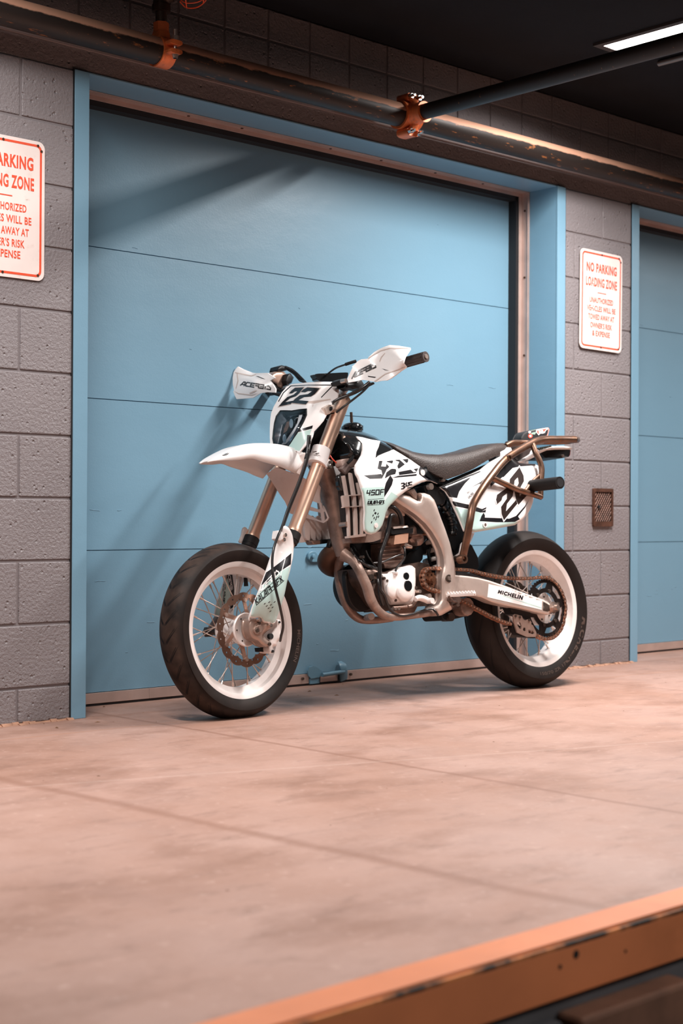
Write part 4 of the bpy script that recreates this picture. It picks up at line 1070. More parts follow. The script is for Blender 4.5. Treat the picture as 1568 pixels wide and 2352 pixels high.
# ---------------- engine
solid('crankcase', B, S('D', [(455, 960), (560, 985), (640, 1000), (760, 960), (870, 925), (950, 905), (1040, 925), (1060, 1000), (1140, 1010), (1142, 1150), (1050, 1170), (1030, 1300), (900, 1310), (700, 1345), (630, 1290), (560, 1190), (500, 1110), (470, 1050)]), -.074, .075, ENG, bevel=.006)
solid('clutch_side_case', B, catmull(S('D', [(300, 985), (420, 1000), (520, 1100), (560, 1230), (520, 1330), (420, 1350), (340, 1280), (300, 1150)]), 4, True), .02, .045, mat('dark_case', (.014, .010, .009), .5, .4, var=.3, vscale=20))
mb = MB(); q = B.loc(B.P(*S('D', [(330, 1130)])[0], .12)); lathe(mb, B, [(.0, .150), (.07, .150), (.082, .146), (.086, .138), (.086, .116), (.0, .116)], 48, c=(q[0]+.02, q[2])); build('clutch_cover', mb, BLK, BK)
# left white cover
wc = S('D', [(615, 1012), (690, 1010), (705, 992), (745, 975), (770, 962), (865, 934), (885, 938), (915, 962), (918, 1060), (915, 1160), (910, 1272), (895, 1284), (705, 1290), (690, 1270), (660, 1215), (632, 1170), (620, 1110)])
vfw = Vf([(*S('D', [(615, 1012)])[0], -.088), (*S('D', [(915, 962)])[0], -.088), (*S('D', [(705, 1290)])[0], -.084), (*S('D', [(910, 1272)])[0], -.084), (*S('D', [(800, 1180)])[0], -.104), (*S('D', [(850, 1080)])[0], -.100), (*S('D', [(700, 1130)])[0], -.096)], wc, .012, 9)
mb = MB(); panel(mb, B, wc, vfw, .03, 0, (), 5)
def dome(mb, z, c, rx, h, mi=0, vf=None, fr=B, ry=None):
    q = S(z, [c])[0]; s = ZM[z][2]; P = []; n = 28; ry = ry or rx
    rings_ = [(1, 0), (.97, .25), (.88, .55), (.7, .82), (.45, .96), (.0, 1)]
    pts = []; fs = []
    for (k, hh) in rings_[:-1]:
        for i in range(n):
            a = 2*PI*i/n; x = q[0]+rx/s*k*math.cos(a); y = q[1]+ry/s*k*math.sin(a); pts.append(fr.P(x, y, vf(q[0], q[1])+.004-(h+.004)*hh))
    pts.append(fr.P(q[0], q[1], vf(q[0], q[1])-h))
    for j in range(4):
        for i in range(n): fs.append((j*n+i, j*n+(i+1) % n, (j+1)*n+(i+1) % n, (j+1)*n+i))
    for i in range(n): fs.append((4*n+i, 4*n+(i+1) % n, 5*n))
    mb.add(pts, fs, mi)
dome(mb, 'D', (822, 1165), 82, .014, 0, vfw, ry=100); dome(mb, 'D', (715, 1150), 62, .010, 0, vfw, ry=90)
build('ignition_cover', mb, WHENG, BK, smooth=50, bevel=.002)
mb = MB()
for (x, y, rx, ex) in ((834, 1032, 23, .002), (850, 1120, 33, .0155)):
    q = S('D', [(x, y)])[0]; p = B.P(q[0], q[1], vfw(*q)-ex); cyl(mb, p-B.V*.0012, p+B.V*.02, rx/3.92/3450*5.45/.70, segs=28)
build('inspection_plug', mb, BLKGL, BK)
mb = MB()
for x, y in ((630, 1052), (732, 1250), (655, 1075), (915, 1135)):
    q = S('D', [(x, y)])[0]; p = B.P(q[0], q[1], -.10); hexn(mb, p-B.V*.006, p+B.V*.01, .0055)
build('cover_bolt', mb, DKST, BK)
# cylinder and head
mb = MB(); cyo = S('D', [(600, 740), (690, 715), (800, 700), (815, 740), (812, 860), (790, 935), (700, 975), (640, 960), (600, 880)]); panel(mb, B, cyo, Vf([(0, 0, -.052)], cyo, .012, 10), .11, 0, (), 7)
for y in (765, 800, 835, 870, 905): panel(mb, B, S('D', [(612, y), (800, y-22), (800, y-10), (612, y+12)]), -.070, .02, 0, (), 10)
build('cylinder', mb, mat('brown_casting', (.24, .155, .125), .5, .4, var=.3, vscale=28, dirt=(.08, .05, .04), dscale=20, damt=.5), BK, bevel=.003)
mb = MB(); ho = S('D', [(618, 520), (640, 430), (690, 400), (760, 395), (815, 470), (822, 590), (800, 705), (690, 720), (600, 735), (590, 640)]); panel(mb, B, ho, Vf([(0, 0, -.058)], ho, .012, 10), .12, 0, (), 7)
build('cylinder_head', mb, mat('grey_casting', (.17, .115, .095), .45, .5, var=.3, vscale=24, dirt=(.03, .02, .02), dscale=16, damt=.7), BK, bevel=.003)
solid('valve_cover', B, catmull(S('D', [(645, 440), (665, 405), (720, 392), (775, 410), (810, 450), (822, 490), (760, 492), (700, 500), (640, 510)]), 3, True), -.070, .05, ALU, bulge=.008, w=8)
solid('ignition_coil_clamp', B, S('D', [(700, 605), (708, 592), (850, 578), (858, 600), (895, 600), (895, 640), (712, 657), (698, 648)]), -.100, -.06, BLK)
solid('oil_catch_box', B, S('D', [(732, 665), (855, 640), (848, 730), (722, 748)]), -.098, -.060, mat('copper_box', (.62, .36, .25), .45, .3, var=.08, vscale=30))
solid('coil_top', B, S('D', [(715, 588), (845, 575), (853, 592), (722, 606)]), -.104, -.070, ALU)
# throttle / carburettor cluster
mb = MB()
for o_, v in (([(885, 600), (905, 575), (925, 600), (930, 655), (990, 665), (993, 720), (965, 755), (935, 760), (925, 740), (880, 730), (862, 705), (885, 670)], -.06),
              ([(875, 655), (910, 650), (975, 652), (985, 665), (880, 680)], -.075), ([(925, 700), (988, 690), (985, 735), (960, 755), (935, 755)], -.078)):
    oo = S('D', o_); panel(mb, B, oo, Vf([(0, 0, v)], oo, .008, 5), .05, 0, (), 6)
build('carburettor', mb, mat('carb_casting', (.34, .23, .19), .42, .5, var=.35, vscale=40), BK, bevel=.002)
mb = MB(); q = S('D', [(1006, 652)])[0]; p = B.P(*q, -.075); cyl(mb, p-B.V*.006, p+B.V*.01, .0062, segs=14)
for a, b in (((978, 640), (1000, 630)), ((1045, 222), (1046, 222))): pass
build('idle_knob', mb, CHAINM, BK)
# dark mass behind: airbox boot, wiring
solid('intake_boot', B, catmull(S('D', [(830, 420), (900, 455), (960, 520), (1010, 590), (1035, 660), (1000, 720), (930, 780), (860, 800), (820, 760), (815, 600)]), 3, True), -.025, .07, RUB)
solid('wiring_block', B, S('D', [(820, 870), (860, 820), (930, 790), (1020, 700), (1035, 780), (1010, 830), (985, 835), (980, 880), (960, 905), (870, 930), (815, 930)]), -.01, .05, BLK)
solid('front_wiring', B, S('D', [(330, 725), (600, 735), (610, 900), (590, 990), (470, 970), (400, 900), (340, 830)]), .0, .05, BLK)
# shock with spring
mb = MB(); sa = B.P(*S('D', [(1050, 560)])[0], .0); sb = B.P(*S('D', [(1120, 1040)])[0], .0)
cyl(mb, sa, sb, .024, segs=20); cyl(mb, B.P(*S('D', [(1078, 700)])[0], 0), B.P(*S('D', [(1084, 745)])[0], 0), .047, segs=28); build('shock_absorber', mb, mat('shock_body', (.07, .045, .035), .4, .4), BK)
mb = MB(); ax = sb-sa; La = np.linalg.norm(ax); ax /= La; e1 = np.cross(ax, B.V); e1 /= np.linalg.norm(e1); e2 = np.cross(ax, e1)
sweep(mb, [sa+ax*(La*(.26+.72*k/72))+.042*(e1*math.cos(k*2*PI/16)+e2*math.sin(k*2*PI/16)) for k in range(73)], .0088, n=2, segs=10)
build('shock_spring', mb, mat('white_spring', (.85, .74, .68), .4, .1, var=.08, vscale=40), BK)
solid('engine_mount', B, catmull(S('D', [(470, 985), (520, 972), (575, 985), (590, 1020), (575, 1060), (545, 1100), (510, 1080), (490, 1040)]), 3, True), -.086, -.05, ALUD, bulge=.008, w=6)
for x, y, r_ in ((515, 1040, .010), (560, 1015, .007), (300, 1050, .008), (545, 1078, .009), (440, 860, .005)):
    mb = MB(); p = B.P(*S('D', [(x, y)])[0], -.098 if x > 400 else .08); cyl(mb, p-B.V*.006, p+B.V*.012, r_, segs=14); build('engine_bolt', mb, DKST, BK)
# hoses and wires
def hose(name, z, pts, r, m=HOSE, fr=B, v=-.1, segs=10):
    mb = MB(); sweep(mb, [fr.P(q[0], q[1], q[2] if len(q) > 2 else v) for q in S(z, pts)], r, segs=segs, n=6); return build(name, mb, m, BK)
hose('breather_hose', 'D', [(735, 490, -.10), (715, 482, -.108), (692, 495, -.112), (682, 560, -.112), (665, 650, -.112), (632, 750, -.112), (602, 840, -.112), (594, 950, -.112), (596, 1080, -.112), (600, 1200, -.11), (622, 1290, -.10)], .0075)
hose('coolant_hose', 'D', [(660, 400, -.08), (720, 415, -.095), (765, 460, -.10), (788, 520, -.10), (792, 570, -.10)], .0085)
hose('vent_hose', 'D', [(570, 1000, -.09), (580, 1080, -.115), (600, 1150, -.118), (640, 1210, -.118), (665, 1280, -.115), (700, 1345, -.112), (780, 1388, -.115), (870, 1380, -.115), (960, 1350, -.115), (1060, 1330, -.12), (1095, 1350, -.13), (1120, 1385, -.13)], .0042)
hose('clutch_cable', 'D', [(810, 760, -.09), (822, 810, -.10), (818, 870, -.10), (780, 920, -.10), (745, 960, -.10), (738, 995, -.10)], .0038)
hose('overflow_hose', 'D', [(330, 780, -.05), (370, 850, -.06), (420, 900, -.085), (500, 950, -.085), (570, 965, -.08)], .005)
hose('thin_hose', 'D', [(470, 800, -.07), (490, 850, -.075), (530, 910, -.08), (570, 965, -.08)], .0026)
hose('cross_hose', 'D', [(530, 915, -.08), (620, 905, -.085), (700, 870, -.09), (780, 840, -.09), (815, 840, -.085)], .0032)
hose('wire_loom', 'D', [(345, 740, .0), (400, 830, -.03), (470, 930, -.05), (560, 960, -.05)], .007, BLK)
hose('wire_loom', 'D', [(880, 410, -.06), (930, 480, -.06), (990, 570, -.06), (1020, 640, -.055)], .005, BLK)
hose('wire_loom', 'D', [(1045, 770, -.03), (1035, 850, -.03), (1060, 950, -.03), (1090, 1000, -.03)], .006, BLK)
mb = MB(); p = B.P(*S('D', [(815, 757)])[0], -.088); cyl(mb, p, B.P(*S('D', [(880, 772)])[0], -.088), .011, .006, segs=14); hexn(mb, p-B.V*.01, p+B.V*.01, .008); build('coolant_fitting', mb, STEEL, BK)
mb = MB(); p = B.P(*S('D', [(735, 1000)])[0], -.112); 
sweep(mb, [B.P(*S('D', [(733, 1012)])[0], -.104), B.P(*S('D', [(733, 996)])[0], -.104)], [(.014, .010)]*2, smooth=False); build('filler_boss', mb, WHENG, BK)
# shift lever and knuckle
mb = MB()
sweep(mb, [B.P(x, y, -.125) for x, y in S('D', [(915, 1240), (950, 1228), (1000, 1240), (1030, 1258)])], [.009, .011, .012, .011], n=4); p = B.P(*S('D', [(1022, 1256)])[0], -.125); cyl(mb, p-B.V*.028, p+B.V*.0, .0105, segs=18)
build('shift_lever', mb, WHPAINT, BK)
mb = MB()
sweep(mb, [B.P(x, y, -.115) for x, y in S('D', [(850, 1308), (890, 1292), (920, 1245)])], [.006, .0065, .007]); sweep(mb, [B.P(x, y, -.11) for x, y in S('D', [(715, 1318), (780, 1312), (850, 1308)])], [.0055, .005, .006])
build('shift_arm', mb, ALUD, BK)
for x, y, r_ in ((840, 1304, .007), (940, 1170, .0065), (1025, 1215, .010), (750, 1325, .006), (720, 1328, .005)):
    mb = MB(); p = B.P(*S('D', [(x, y)])[0], -.105); cyl(mb, p-B.V*.012, p+B.V*.012, r_, segs=14); build('case_bolt', mb, STEEL, BK)
# foot peg and bracket
mb = MB()
pa = B.P(*S('D', [(1205, 1190)])[0], -.135); pb = B.P(*S('D', [(1448, 1176)])[0], -.225)
ax = (pb-pa)/np.linalg.norm(pb-pa); sd = B.U-(B.U@ax)*ax; sd /= np.linalg.norm(sd); un = np.cross(ax, sd); un = un if un[2] > 0 else -un
Ln = np.linalg.norm(pb-pa)
for s_ in (-.014, .014):
    sweep(mb, [pa+sd*s_-un*.006, pb+sd*s_-un*.006], [(.0022, .007)]*2, up=un, smooth=False, segs=8)
    for k in range(9): q = pa+ax*Ln*(k+.5)/9+sd*s_; cyl(mb, q, q+un*.007, .0042, .0015, segs=6)
for k in range(4): q = pa+ax*Ln*(k+.2)/3.4; cyl(mb, q-sd*.015-un*.004, q+sd*.015-un*.004, .0035, segs=8)
build('foot_peg', mb, WHPAINT, BK)
mb = MB()
oo = S('D', [(1195, 1185), (1260, 1170), (1310, 1200), (1330, 1250), (1300, 1300), (1240, 1320), (1200, 1290)]); panel(mb, B, oo, Vf([(0, 0, -.128)], oo, .008, 6), .03, 0, (), 6)
for x, y in ((1222, 1245), (1275, 1290), (1240, 1215)): p = B.P(*S('D', [(x, y)])[0], -.14); cyl(mb, p-B.V*.014, p+B.V*.01, .0075, segs=14)
sweep(mb, [B.P(x, y, -.15) for x, y in S('D', [(1215, 1210), (1245, 1250), (1290, 1270), (1305, 1300)])], .005, segs=8)
build('peg_bracket', mb, mat('dark_bracket', (.14, .095, .08), .4, .6, var=.3, vscale=40), BK, bevel=.002)
solid('suspension_link', B, catmull(S('D', [(1160, 1375), (1240, 1345), (1330, 1320), (1375, 1345), (1385, 1385), (1330, 1405), (1240, 1425), (1185, 1432), (1160, 1405)]), 3, True), -.05, .06, BLK)
mb = MB()
for x, y, r_ in ((1230, 1400, .016), (1350, 1360, .014)): p = B.P(*S('D', [(x, y)])[0], -.055); cyl(mb, p-B.V*.008, p+B.V*.04, r_, segs=20)
build('link_bearing', mb, DKST, BK)
# exhaust header on the far side
mb = MB(); sweep(mb, [B.P(x, y, v) for x, y, v in S('D', [(260, 800, .02), (190, 800, .04), (130, 850, .07), (110, 910, .10), (150, 960, .13), (230, 985, .14), (330, 1000, .14)])], [.024, .028, .031, .032, .03, .026, .022], segs=20); build('exhaust_header', mb, RUST, BK)
solid('header_bracket', B, S('G', [(1300, 1240), (1320, 1150), (1370, 1140), (1380, 1270), (1320, 1250)]), .03, .05, BLK)

# ---------------- radiators
ro = S('D', [(262, 130), (330, 60), (400, 60), (460, 300), (470, 660), (330, 690), (300, 560), (285, 400)])
solid('radiator_core', B, ro, -.098, -.065, mat('radiator_fins', (.03, .022, .02), .5, .4, bump=.6, bscale=900), bevel=.002)
mb = MB()
for q in ([(262, 128), (288, 126), (318, 300), (332, 480), (338, 682), (314, 684), (306, 480), (290, 300)], [(322, 100), (352, 108), (385, 300), (400, 480), (404, 674), (372, 678), (366, 480), (350, 300)], [(392, 190), (420, 230), (452, 360), (462, 520), (450, 665), (425, 670), (428, 500), (420, 340)]):
    h_ = len(q)//2; cx_ = [((q[k][0]+q[-1-k+0][0])/2) for k in range(len(q))]
    R_ = [(a, -1) for a in q]; q = [(a[0]+(q[(1-k) % len(q)][0]-a[0])*.16 if k < 2 else a[0]+((5 if a[0] < np.mean([b[0] for b in q if abs(b[1]-a[1]) < 60]) else -5)), a[1]) for k, a in enumerate(q)]
    panel(mb, B, S('D', q), -.112, .012, 0, (), 7)
for y in (306, 408): panel(mb, B, S('D', [(268, y), (445, y-14), (445, y-5), (268, y+9)]), -.116, .012, 0, (), 10)
oo = S('D', [(262, 312), (318, 305), (326, 405), (275, 412)]); panel(mb, B, oo, -.120, .012, 0, (), 8)
panel(mb, B, S('D', [(312, 672), (470, 648), (470, 672), (315, 690)]), -.113, .02, 0, (), 8)
build('radiator_louvre', mb, mat('smoky_louvre', (.66, .54, .49), .4, var=.1, vscale=20), BK, bevel=.0015)
solid('radiator_tank', B, S('D', [(335, 690), (465, 660), (560, 640), (632, 624), (632, 690), (540, 722), (500, 728), (348, 730)]), -.095, -.045, ALUD, bevel=.003)
solid('radiator_side_clip', B, catmull(S('D', [(228, 130), (250, 115), (262, 160), (255, 200), (270, 235), (262, 270), (235, 240), (225, 180)]), 2, True), -.10, -.08, BLKGL)
mb = MB(); p = B.P(*S('D', [(292, 565)])[0], -.10); cyl(mb, p-B.V*.006, p+B.V*.03, .009, segs=16); build('radiator_bolt', mb, STEEL, BK)
# far-side radiator seen between the forks
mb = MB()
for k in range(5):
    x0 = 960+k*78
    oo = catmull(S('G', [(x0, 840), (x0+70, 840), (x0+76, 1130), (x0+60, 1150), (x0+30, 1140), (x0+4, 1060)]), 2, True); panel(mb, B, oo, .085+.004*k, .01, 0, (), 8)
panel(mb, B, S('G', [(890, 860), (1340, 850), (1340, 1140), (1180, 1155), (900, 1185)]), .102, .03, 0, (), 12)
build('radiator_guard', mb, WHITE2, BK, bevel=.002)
solid('radiator_far_tank', B, S('G', [(1055, 1155), (1185, 1145), (1185, 1205), (1085, 1210)]), .07, .11, ALUD)
solid('radiator_far_core', B, S('G', [(1185, 1145), (1350, 1125), (1330, 1185), (1185, 1205)]), .07, .10, BLK)

# ---------------- rear inner mudguard, airbox, corrugated hose
solid('rear_mudguard', B, S('D', [(1130, 230), (1190, 215), (1250, 390), (1300, 500), (1350, 620), (1400, 660), (1445, 640), (1400, 745), (1440, 800), (1472, 862), (1440, 960), (1300, 960), (1290, 840), (1235, 760), (1180, 560), (1110, 330), (1040, 300), (1000, 250), (1050, 190)]), -.045, .05, BLK, bevel=.005)
solid('rear_inner_fender', B, S('F', [(185, 300), (300, 180), (345, 220), (400, 330), (410, 420), (380, 470), (200, 460)]), -.06, .05, BLK)
mb = MB(); pts = [B.P(x, y, -.055) for x, y in S('D', [(1130, 350), (1170, 400), (1215, 470), (1245, 550), (1255, 620), (1248, 660)])]; D_ = catmull(pts, 8); n = len(D_)
sweep(mb, D_, [.019+.0035*(1 if (k % 6) in (0, 1, 2) else -1)*(1-k/n*.5)-.006*k/n for k in range(n)], smooth=False, segs=18); build('corrugated_hose', mb, BLKGL, BK)
solid('swingarm_chain_cover', B, S('F', [(230, 285), (245, 205), (340, 90), (375, 98), (330, 200), (300, 300), (200, 340), (175, 325)]), -.07, -.06, WHPAINT)

# ---------------- fuel tank and cap
tk = S('B', [(215, 905), (245, 888), (300, 885), (380, 895), (440, 905), (500, 930), (560, 955), (605, 988), (650, 1010), (700, 1040), (725, 1065), (720, 1100), (600, 1150), (560, 1150), (420, 1150), (330, 1100), (300, 1040), (240, 990)])
vft = Vf([(*S('B', [(240, 900)])[0], -.03), (*S('B', [(440, 905)])[0], -.05), (*S('B', [(700, 1040)])[0], -.075), (*S('B', [(560, 1130)])[0], -.10), (*S('B', [(350, 1080)])[0], -.10), (*S('B', [(420, 980)])[0], -.085)], tk, .02, 14)
mb = MB(); panel(mb, B, tk, vft, .15, 0, (), 6); build('fuel_tank', mb, BLKGL, BK, smooth=60)
mb = MB(); c = B.loc(B.P(*S('B', [(345, 870)])[0], 0)); fr2 = FR(B.O, (B.U, B.W, -B.V))
capf = FR(B.L(c[0], 0, c[2]-.012), (B.U, B.W*.995+B.U*.08, B.V))
lathe(mb, capf, [(0, .030), (.018, .030), (.030, .026), (.0385, .016), (.0395, .004), (.036, -.004), (.0, -.004)], 36)
for k in range(8):
    a = k*PI/4; q = capf.L(.034*math.cos(a), .009, .034*math.sin(a)); cyl(mb, q-capf.V*.01, q+capf.V*.008, .006, segs=8)
build('fuel_cap', mb, BLKGL, BK)
mb = MB(); q = capf.L(-.002, .026, 0); cyl(mb, q, q+B.W*.028, .006, .0055, segs=12); cyl(mb, q+B.W*.024, q+B.W*.042, .0052, segs=10); build('vent_nozzle', mb, DKST, BK)

# ---------------- shroud (left side bodywork)
sh = S('B', [(385, 950), (440, 955), (520, 975), (600, 992), (588, 1040), (565, 1090), (556, 1150), (590, 1122), (640, 1100), (720, 1068), (800, 1115), (880, 1165), (945, 1212), (985, 1235), (1010, 1275), (1000, 1310), (1035, 1335), (1090, 1350), (1115, 1376), (1060, 1352), (1020, 1352), (960, 1370), (900, 1400), (830, 1445), (770, 1490), (730, 1530), (700, 1560), (672, 1590),
             (650, 1640), (638, 1690), (618, 1750), (595, 1790), (560, 1820), (520, 1834), (480, 1825), (455, 1795), (450, 1720), (456, 1640), (450, 1540), (440, 1460), (420, 1400), (400, 1330), (378, 1290), (370, 1250), (376, 1210), (405, 1165), (430, 1120), (440, 1070), (436, 1020), (405, 985)])
vfsh = Vf([(*q[:2], v) for q, v in zip(S('B', [(390, 955), (600, 992), (700, 1075), (375, 1240), (470, 1500), (500, 1820), (640, 1690), (760, 1490), (900, 1300), (1110, 1375), (985, 1240), (560, 1250), (480, 1100)]), (-.095, -.085, -.105, -.175, -.185, -.165, -.150, -.140, -.130, -.115, -.118, -.150, -.135))], sh, .012, 7)
mb = MB(); RG = []
def poly(z, pts, mi, lift=0): RG.append((S(z, pts), mi))
poly('B', [(428, 1412), (634, 1405), (637, 1500), (640, 1530), (700, 1450), (762, 1490), (725, 1530), (700, 1558), (672, 1588), (650, 1640), (636, 1690), (616, 1748), (592, 1786), (558, 1814), (520, 1826), (484, 1818), (462, 1792), (457, 1720), (463, 1640), (457, 1540), (445, 1460)], 1)
poly('B', [(690, 1298), (716, 1340), (705, 1385), (680, 1430), (636, 1498), (636, 1425), (650, 1370)], 2, lift=.002)  # shade inside the duct opening, painted as a flat black patch
# stylised YZ lettering blocks
for q in ([(590, 1170), (620, 1170), (608, 1220), (650, 1222), (660, 1172), (720, 1165), (705, 1200), (680, 1190), (690, 1215), (655, 1250), (620, 1300), (610, 1255), (575, 1240)],
          [(725, 1163), (852, 1152), (850, 1180), (770, 1240), (745, 1235), (770, 1180)], [(640, 1330), (655, 1275), (700, 1240), (748, 1245), (735, 1290), (690, 1300)],
          [(452, 1302), (610, 1288), (612, 1300), (640, 1255), (655, 1255), (615, 1330), (505, 1333)], [(765, 1270), (945, 1235), (920, 1280), (770, 1300)], [(760, 1305), (930, 1288), (925, 1305), (700, 1325)]):
    poly('B', q, 2, lift=.0014)
poly('B', [(960, 1216), (1000, 1240), (1080, 1290), (1120, 1340), (1112, 1374), (1060, 1350), (1020, 1346), (950, 1292), (945, 1250)], 2, lift=.0016)
for q in ([(712, 1165), (735, 1160), (765, 1255), (745, 1262)], [(660, 1180), (735, 1205), (765, 1175), (770, 1185), (700, 1245), (655, 1195)], [(775, 1160), (800, 1158), (925, 1268), (900, 1272)]): poly('B', q, 0, lift=.0022)
strokes(mb, B, '450F', S('D', [(478, 306), (628, 300), (632, 248), (484, 256)]), vfsh, 2, th=.17, gap=.4)
poly('D', [(488, 341), (628, 332), (628, 336), (488, 345)], 2); poly('D', [(486, 394), (628, 385), (628, 389), (486, 398)], 2)
strokes(mb, B, 'KALAIR-GFX', S('D', [(488, 388), (634, 380), (636, 348), (492, 352)]), vfsh, 2, th=.17, gap=.4)
strokes(mb, B, '3:45', S('D', [(792, 250), (880, 238), (884, 180), (792, 192)]), vfsh, 2, th=.16, gap=.3)
for i, (x, y) in enumerate(((545, 440), (560, 468), (535, 487), (579, 472), (568, 500), (545, 510), (584, 498), (560, 522), (522, 548), (552, 465))):
    poly('D', [(x-7, y+4), (x+2, y-14), (x+7, y-5), (x-2, y+13)], 2)
panel(mb, B, sh, vfsh, .005, 0, (), 6, regions=RG); build('radiator_shroud', mb, [WHITE, MINT, BLKG], BK, smooth=50)
mb = MB()
for z, x, y, r_ in (('B', 977, 1277, .011), ('D', 558, 575, .009), ('B', 1165, 1340, .006)):
    q = S(z, [(x, y)])[0]; v = vfsh(*q) if z != 'B' or x < 1100 else -.12; p = B.P(q[0], q[1], v); cyl(mb, p-B.V*.004, p+B.V*.004, r_, r_*.8, segs=20); cyl(mb, p-B.V*.0045, p-B.V*.003, r_*.4, segs=6)
build('shroud_bolt', mb, WHPAINT, BK)
# opposite shroud and side panel (mirror in depth, seen edge on)
mb = MB(); P2, T = tri2d([(B.loc(B.P(x, y, -.12))[0], B.loc(B.P(x, y, -.12))[2]) for x, y in sh[::1]], (), None)
mb.add([B.L(x, .13, y) for x, y in P2]+[B.L(x, .135, y) for x, y in P2], list(T)+[tuple(len(P2)+i for i in reversed(t_)) for t_ in T])
build('far_shroud', mb, WHITE, BK, smooth=0)
# frame side black guard between shroud and seat
solid('frame_top_guard', B, S('B', [(985, 1235), (1010, 1220), (1100, 1280), (1180, 1335), (1230, 1350), (1180, 1385), (1120, 1376), (1085, 1350), (1010, 1300)]), -.116, -.06, BLKGL)
for z, x, y, r_ in (('B', 1050, 1402, .012), ('B', 1165, 1342, .006), ('C', 222, 637, .006)): mb = MB(); p = B.P(*S(z, [(x, y)])[0], -.12); cyl(mb, p-B.V*.006, p+B.V*.01, r_, segs=18); build('frame_bolt', mb, STEEL, BK)
solid('tank_side_bracket', B, S('B', [(990, 1395), (1040, 1370), (1100, 1385), (1130, 1430), (1200, 1480), (1180, 1560), (1100, 1568), (1020, 1480)]), -.10, -.05, BLK)
solid('engine_hanger', B, S('B', [(845, 1440), (905, 1418), (935, 1470), (930, 1520), (895, 1500)]), -.11, -.07, ALUD, bulge=.004, w=4)

# ---------------- seat
def seat_mat():
    m = bpy.data.materials.new('gripper_seat_vinyl'); t, N, L, P = nt(m); tc = N.new('ShaderNodeTexCoord')
    vo = N.new('ShaderNodeTexVoronoi'); vo.inputs['Scale'].default_value = 240; L.new(tc.outputs['Object'], vo.inputs['Vector'])
    x = N.new('ShaderNodeMix'); x.data_type = 'RGBA'; x.inputs[6].default_value = (.016, .011, .010, 1); x.inputs[7].default_value = (.060, .042, .036, 1); L.new(vo.outputs['Distance'], x.inputs[0]); L.new(x.outputs[2], P.inputs['Base Color'])
    bp = N.new('ShaderNodeBump'); bp.inputs['Strength'].default_value = .6; bp.inputs['Distance'].default_value = .001; L.new(vo.outputs['Distance'], bp.inputs['Height']); L.new(bp.outputs[0], P.inputs['Normal'])
    P.inputs['Roughness'].default_value = .5; P.inputs['Specular IOR Level'].default_value = .3
    return m
top = S('B', [(602, 985), (700, 1008), (800, 1050), (900, 1090), (1000, 1108), (1140, 1115), (1300, 1100), (1430, 1070), (1568, 1030)])+S('C', [(620, 320), (700, 305), (780, 305), (800, 318)])
bot = S('B', [(606, 990), (720, 1062), (810, 1122), (900, 1180), (1000, 1240), (1110, 1300), (1200, 1338)])+S('C', [(400, 582), (500, 535), (620, 462), (690, 428), (760, 395), (802, 348)])
# sample both as functions of px
tx = [p[0] for p in top]; ty = [p[1] for p in top]; bx = [p[0] for p in bot]; by = [p[1] for p in bot]
mb = MB(); rings_ = []
xs = np.linspace(top[0][0]+.5, top[-1][0]-1, 40)
for x in xs:
    f = (x-xs[0])/(xs[-1]-xs[0])
    hw = .045+.055*min(1, f*2.2)+.015*math.sin(PI*f)
    yt = np.interp(x, tx, ty); yb = max(np.interp(x, bx, by), yt+1.5)
    a = B.loc(B.P(x, yb, -hw-.012)); b = B.loc(B.P(x, (yt+yb)/2, -hw-.014)); c = B.loc(B.P(x, yt*.85+yb*.15, -hw)); d = B.loc(B.P(x, yt, -hw+.022))
    sec = [a, b, c, d, V3(d[0]-.0, 0, d[2]+.006)]
    full = sec+[V3(q[0], -q[1], q[2]) for q in sec[-2::-1]]
    rings_.append([B.L(*q) for q in full])
K = len(rings_[0]); vs = [p for r_ in rings_ for p in r_]; fs = []
for i in range(len(rings_)-1):
    for k in range(K): fs.append((i*K+k, i*K+(k+1) % K, (i+1)*K+(k+1) % K, (i+1)*K+k))
fs += [tuple(range(K)), tuple((len(rings_)-1)*K+k for k in range(K-1, -1, -1))]
mb.add(vs, fs); build('seat', mb, seat_mat(), BK, smooth=70)

# ---------------- side cover / number panel
so = S('C', [(195, 700), (290, 662), (420, 605), (560, 545), (640, 478), (720, 435), (760, 415), (850, 400), (860, 445), (910, 482), (980, 490), (1050, 494), (1080, 510), (1086, 560), (1080, 620), (1050, 680), (1045, 760), (1035, 830), (1015, 890), (985, 945), (930, 1005), (868, 1044), (700, 1075), (510, 1108), (470, 1104), (415, 1100), (370, 990), (320, 880), (285, 800), (245, 740)])
vfso = Vf([(*q[:2], v) for q, v in zip(S('C', [(195, 700), (560, 545), (850, 400), (1080, 520), (1040, 830), (868, 1044), (510, 1108), (400, 1050), (300, 800), (700, 800)]), (-.105, -.110, -.115, -.125, -.150, -.165, -.160, -.140, -.115, -.155))], so, .014, 8)
mb = MB(); RG = []
def ps(pts, mi, lift=0): RG.append((S('C', pts), mi))
ps([(200, 702), (290, 668), (420, 610), (555, 556), (570, 560), (480, 610), (420, 670), (370, 740), (350, 800), (280, 790), (245, 738)], 2)
ps([(290, 822), (470, 862), (575, 898), (640, 870), (610, 930), (540, 930), (460, 900), (310, 868)], 2)
ps([(318, 876), (460, 905), (600, 940), (560, 1008), (690, 1020), (780, 1018), (870, 1010), (900, 1010), (868, 1040), (700, 1070), (510, 1102), (470, 1098), (418, 1095), (370, 990)], 1)
ps([(590, 930), (610, 975), (740, 980), (820, 985), (880, 960), (960, 870), (1000, 810), (960, 890), (900, 965), (915, 990), (870, 1015), (780, 1018), (700, 1018), (552, 1008), (570, 960)], 2, .0016)
ps([(640, 640), (860, 430), (910, 482), (1050, 492), (1060, 505), (920, 515), (850, 530), (790, 590), (740, 640), (660, 735)], 2, .0014)
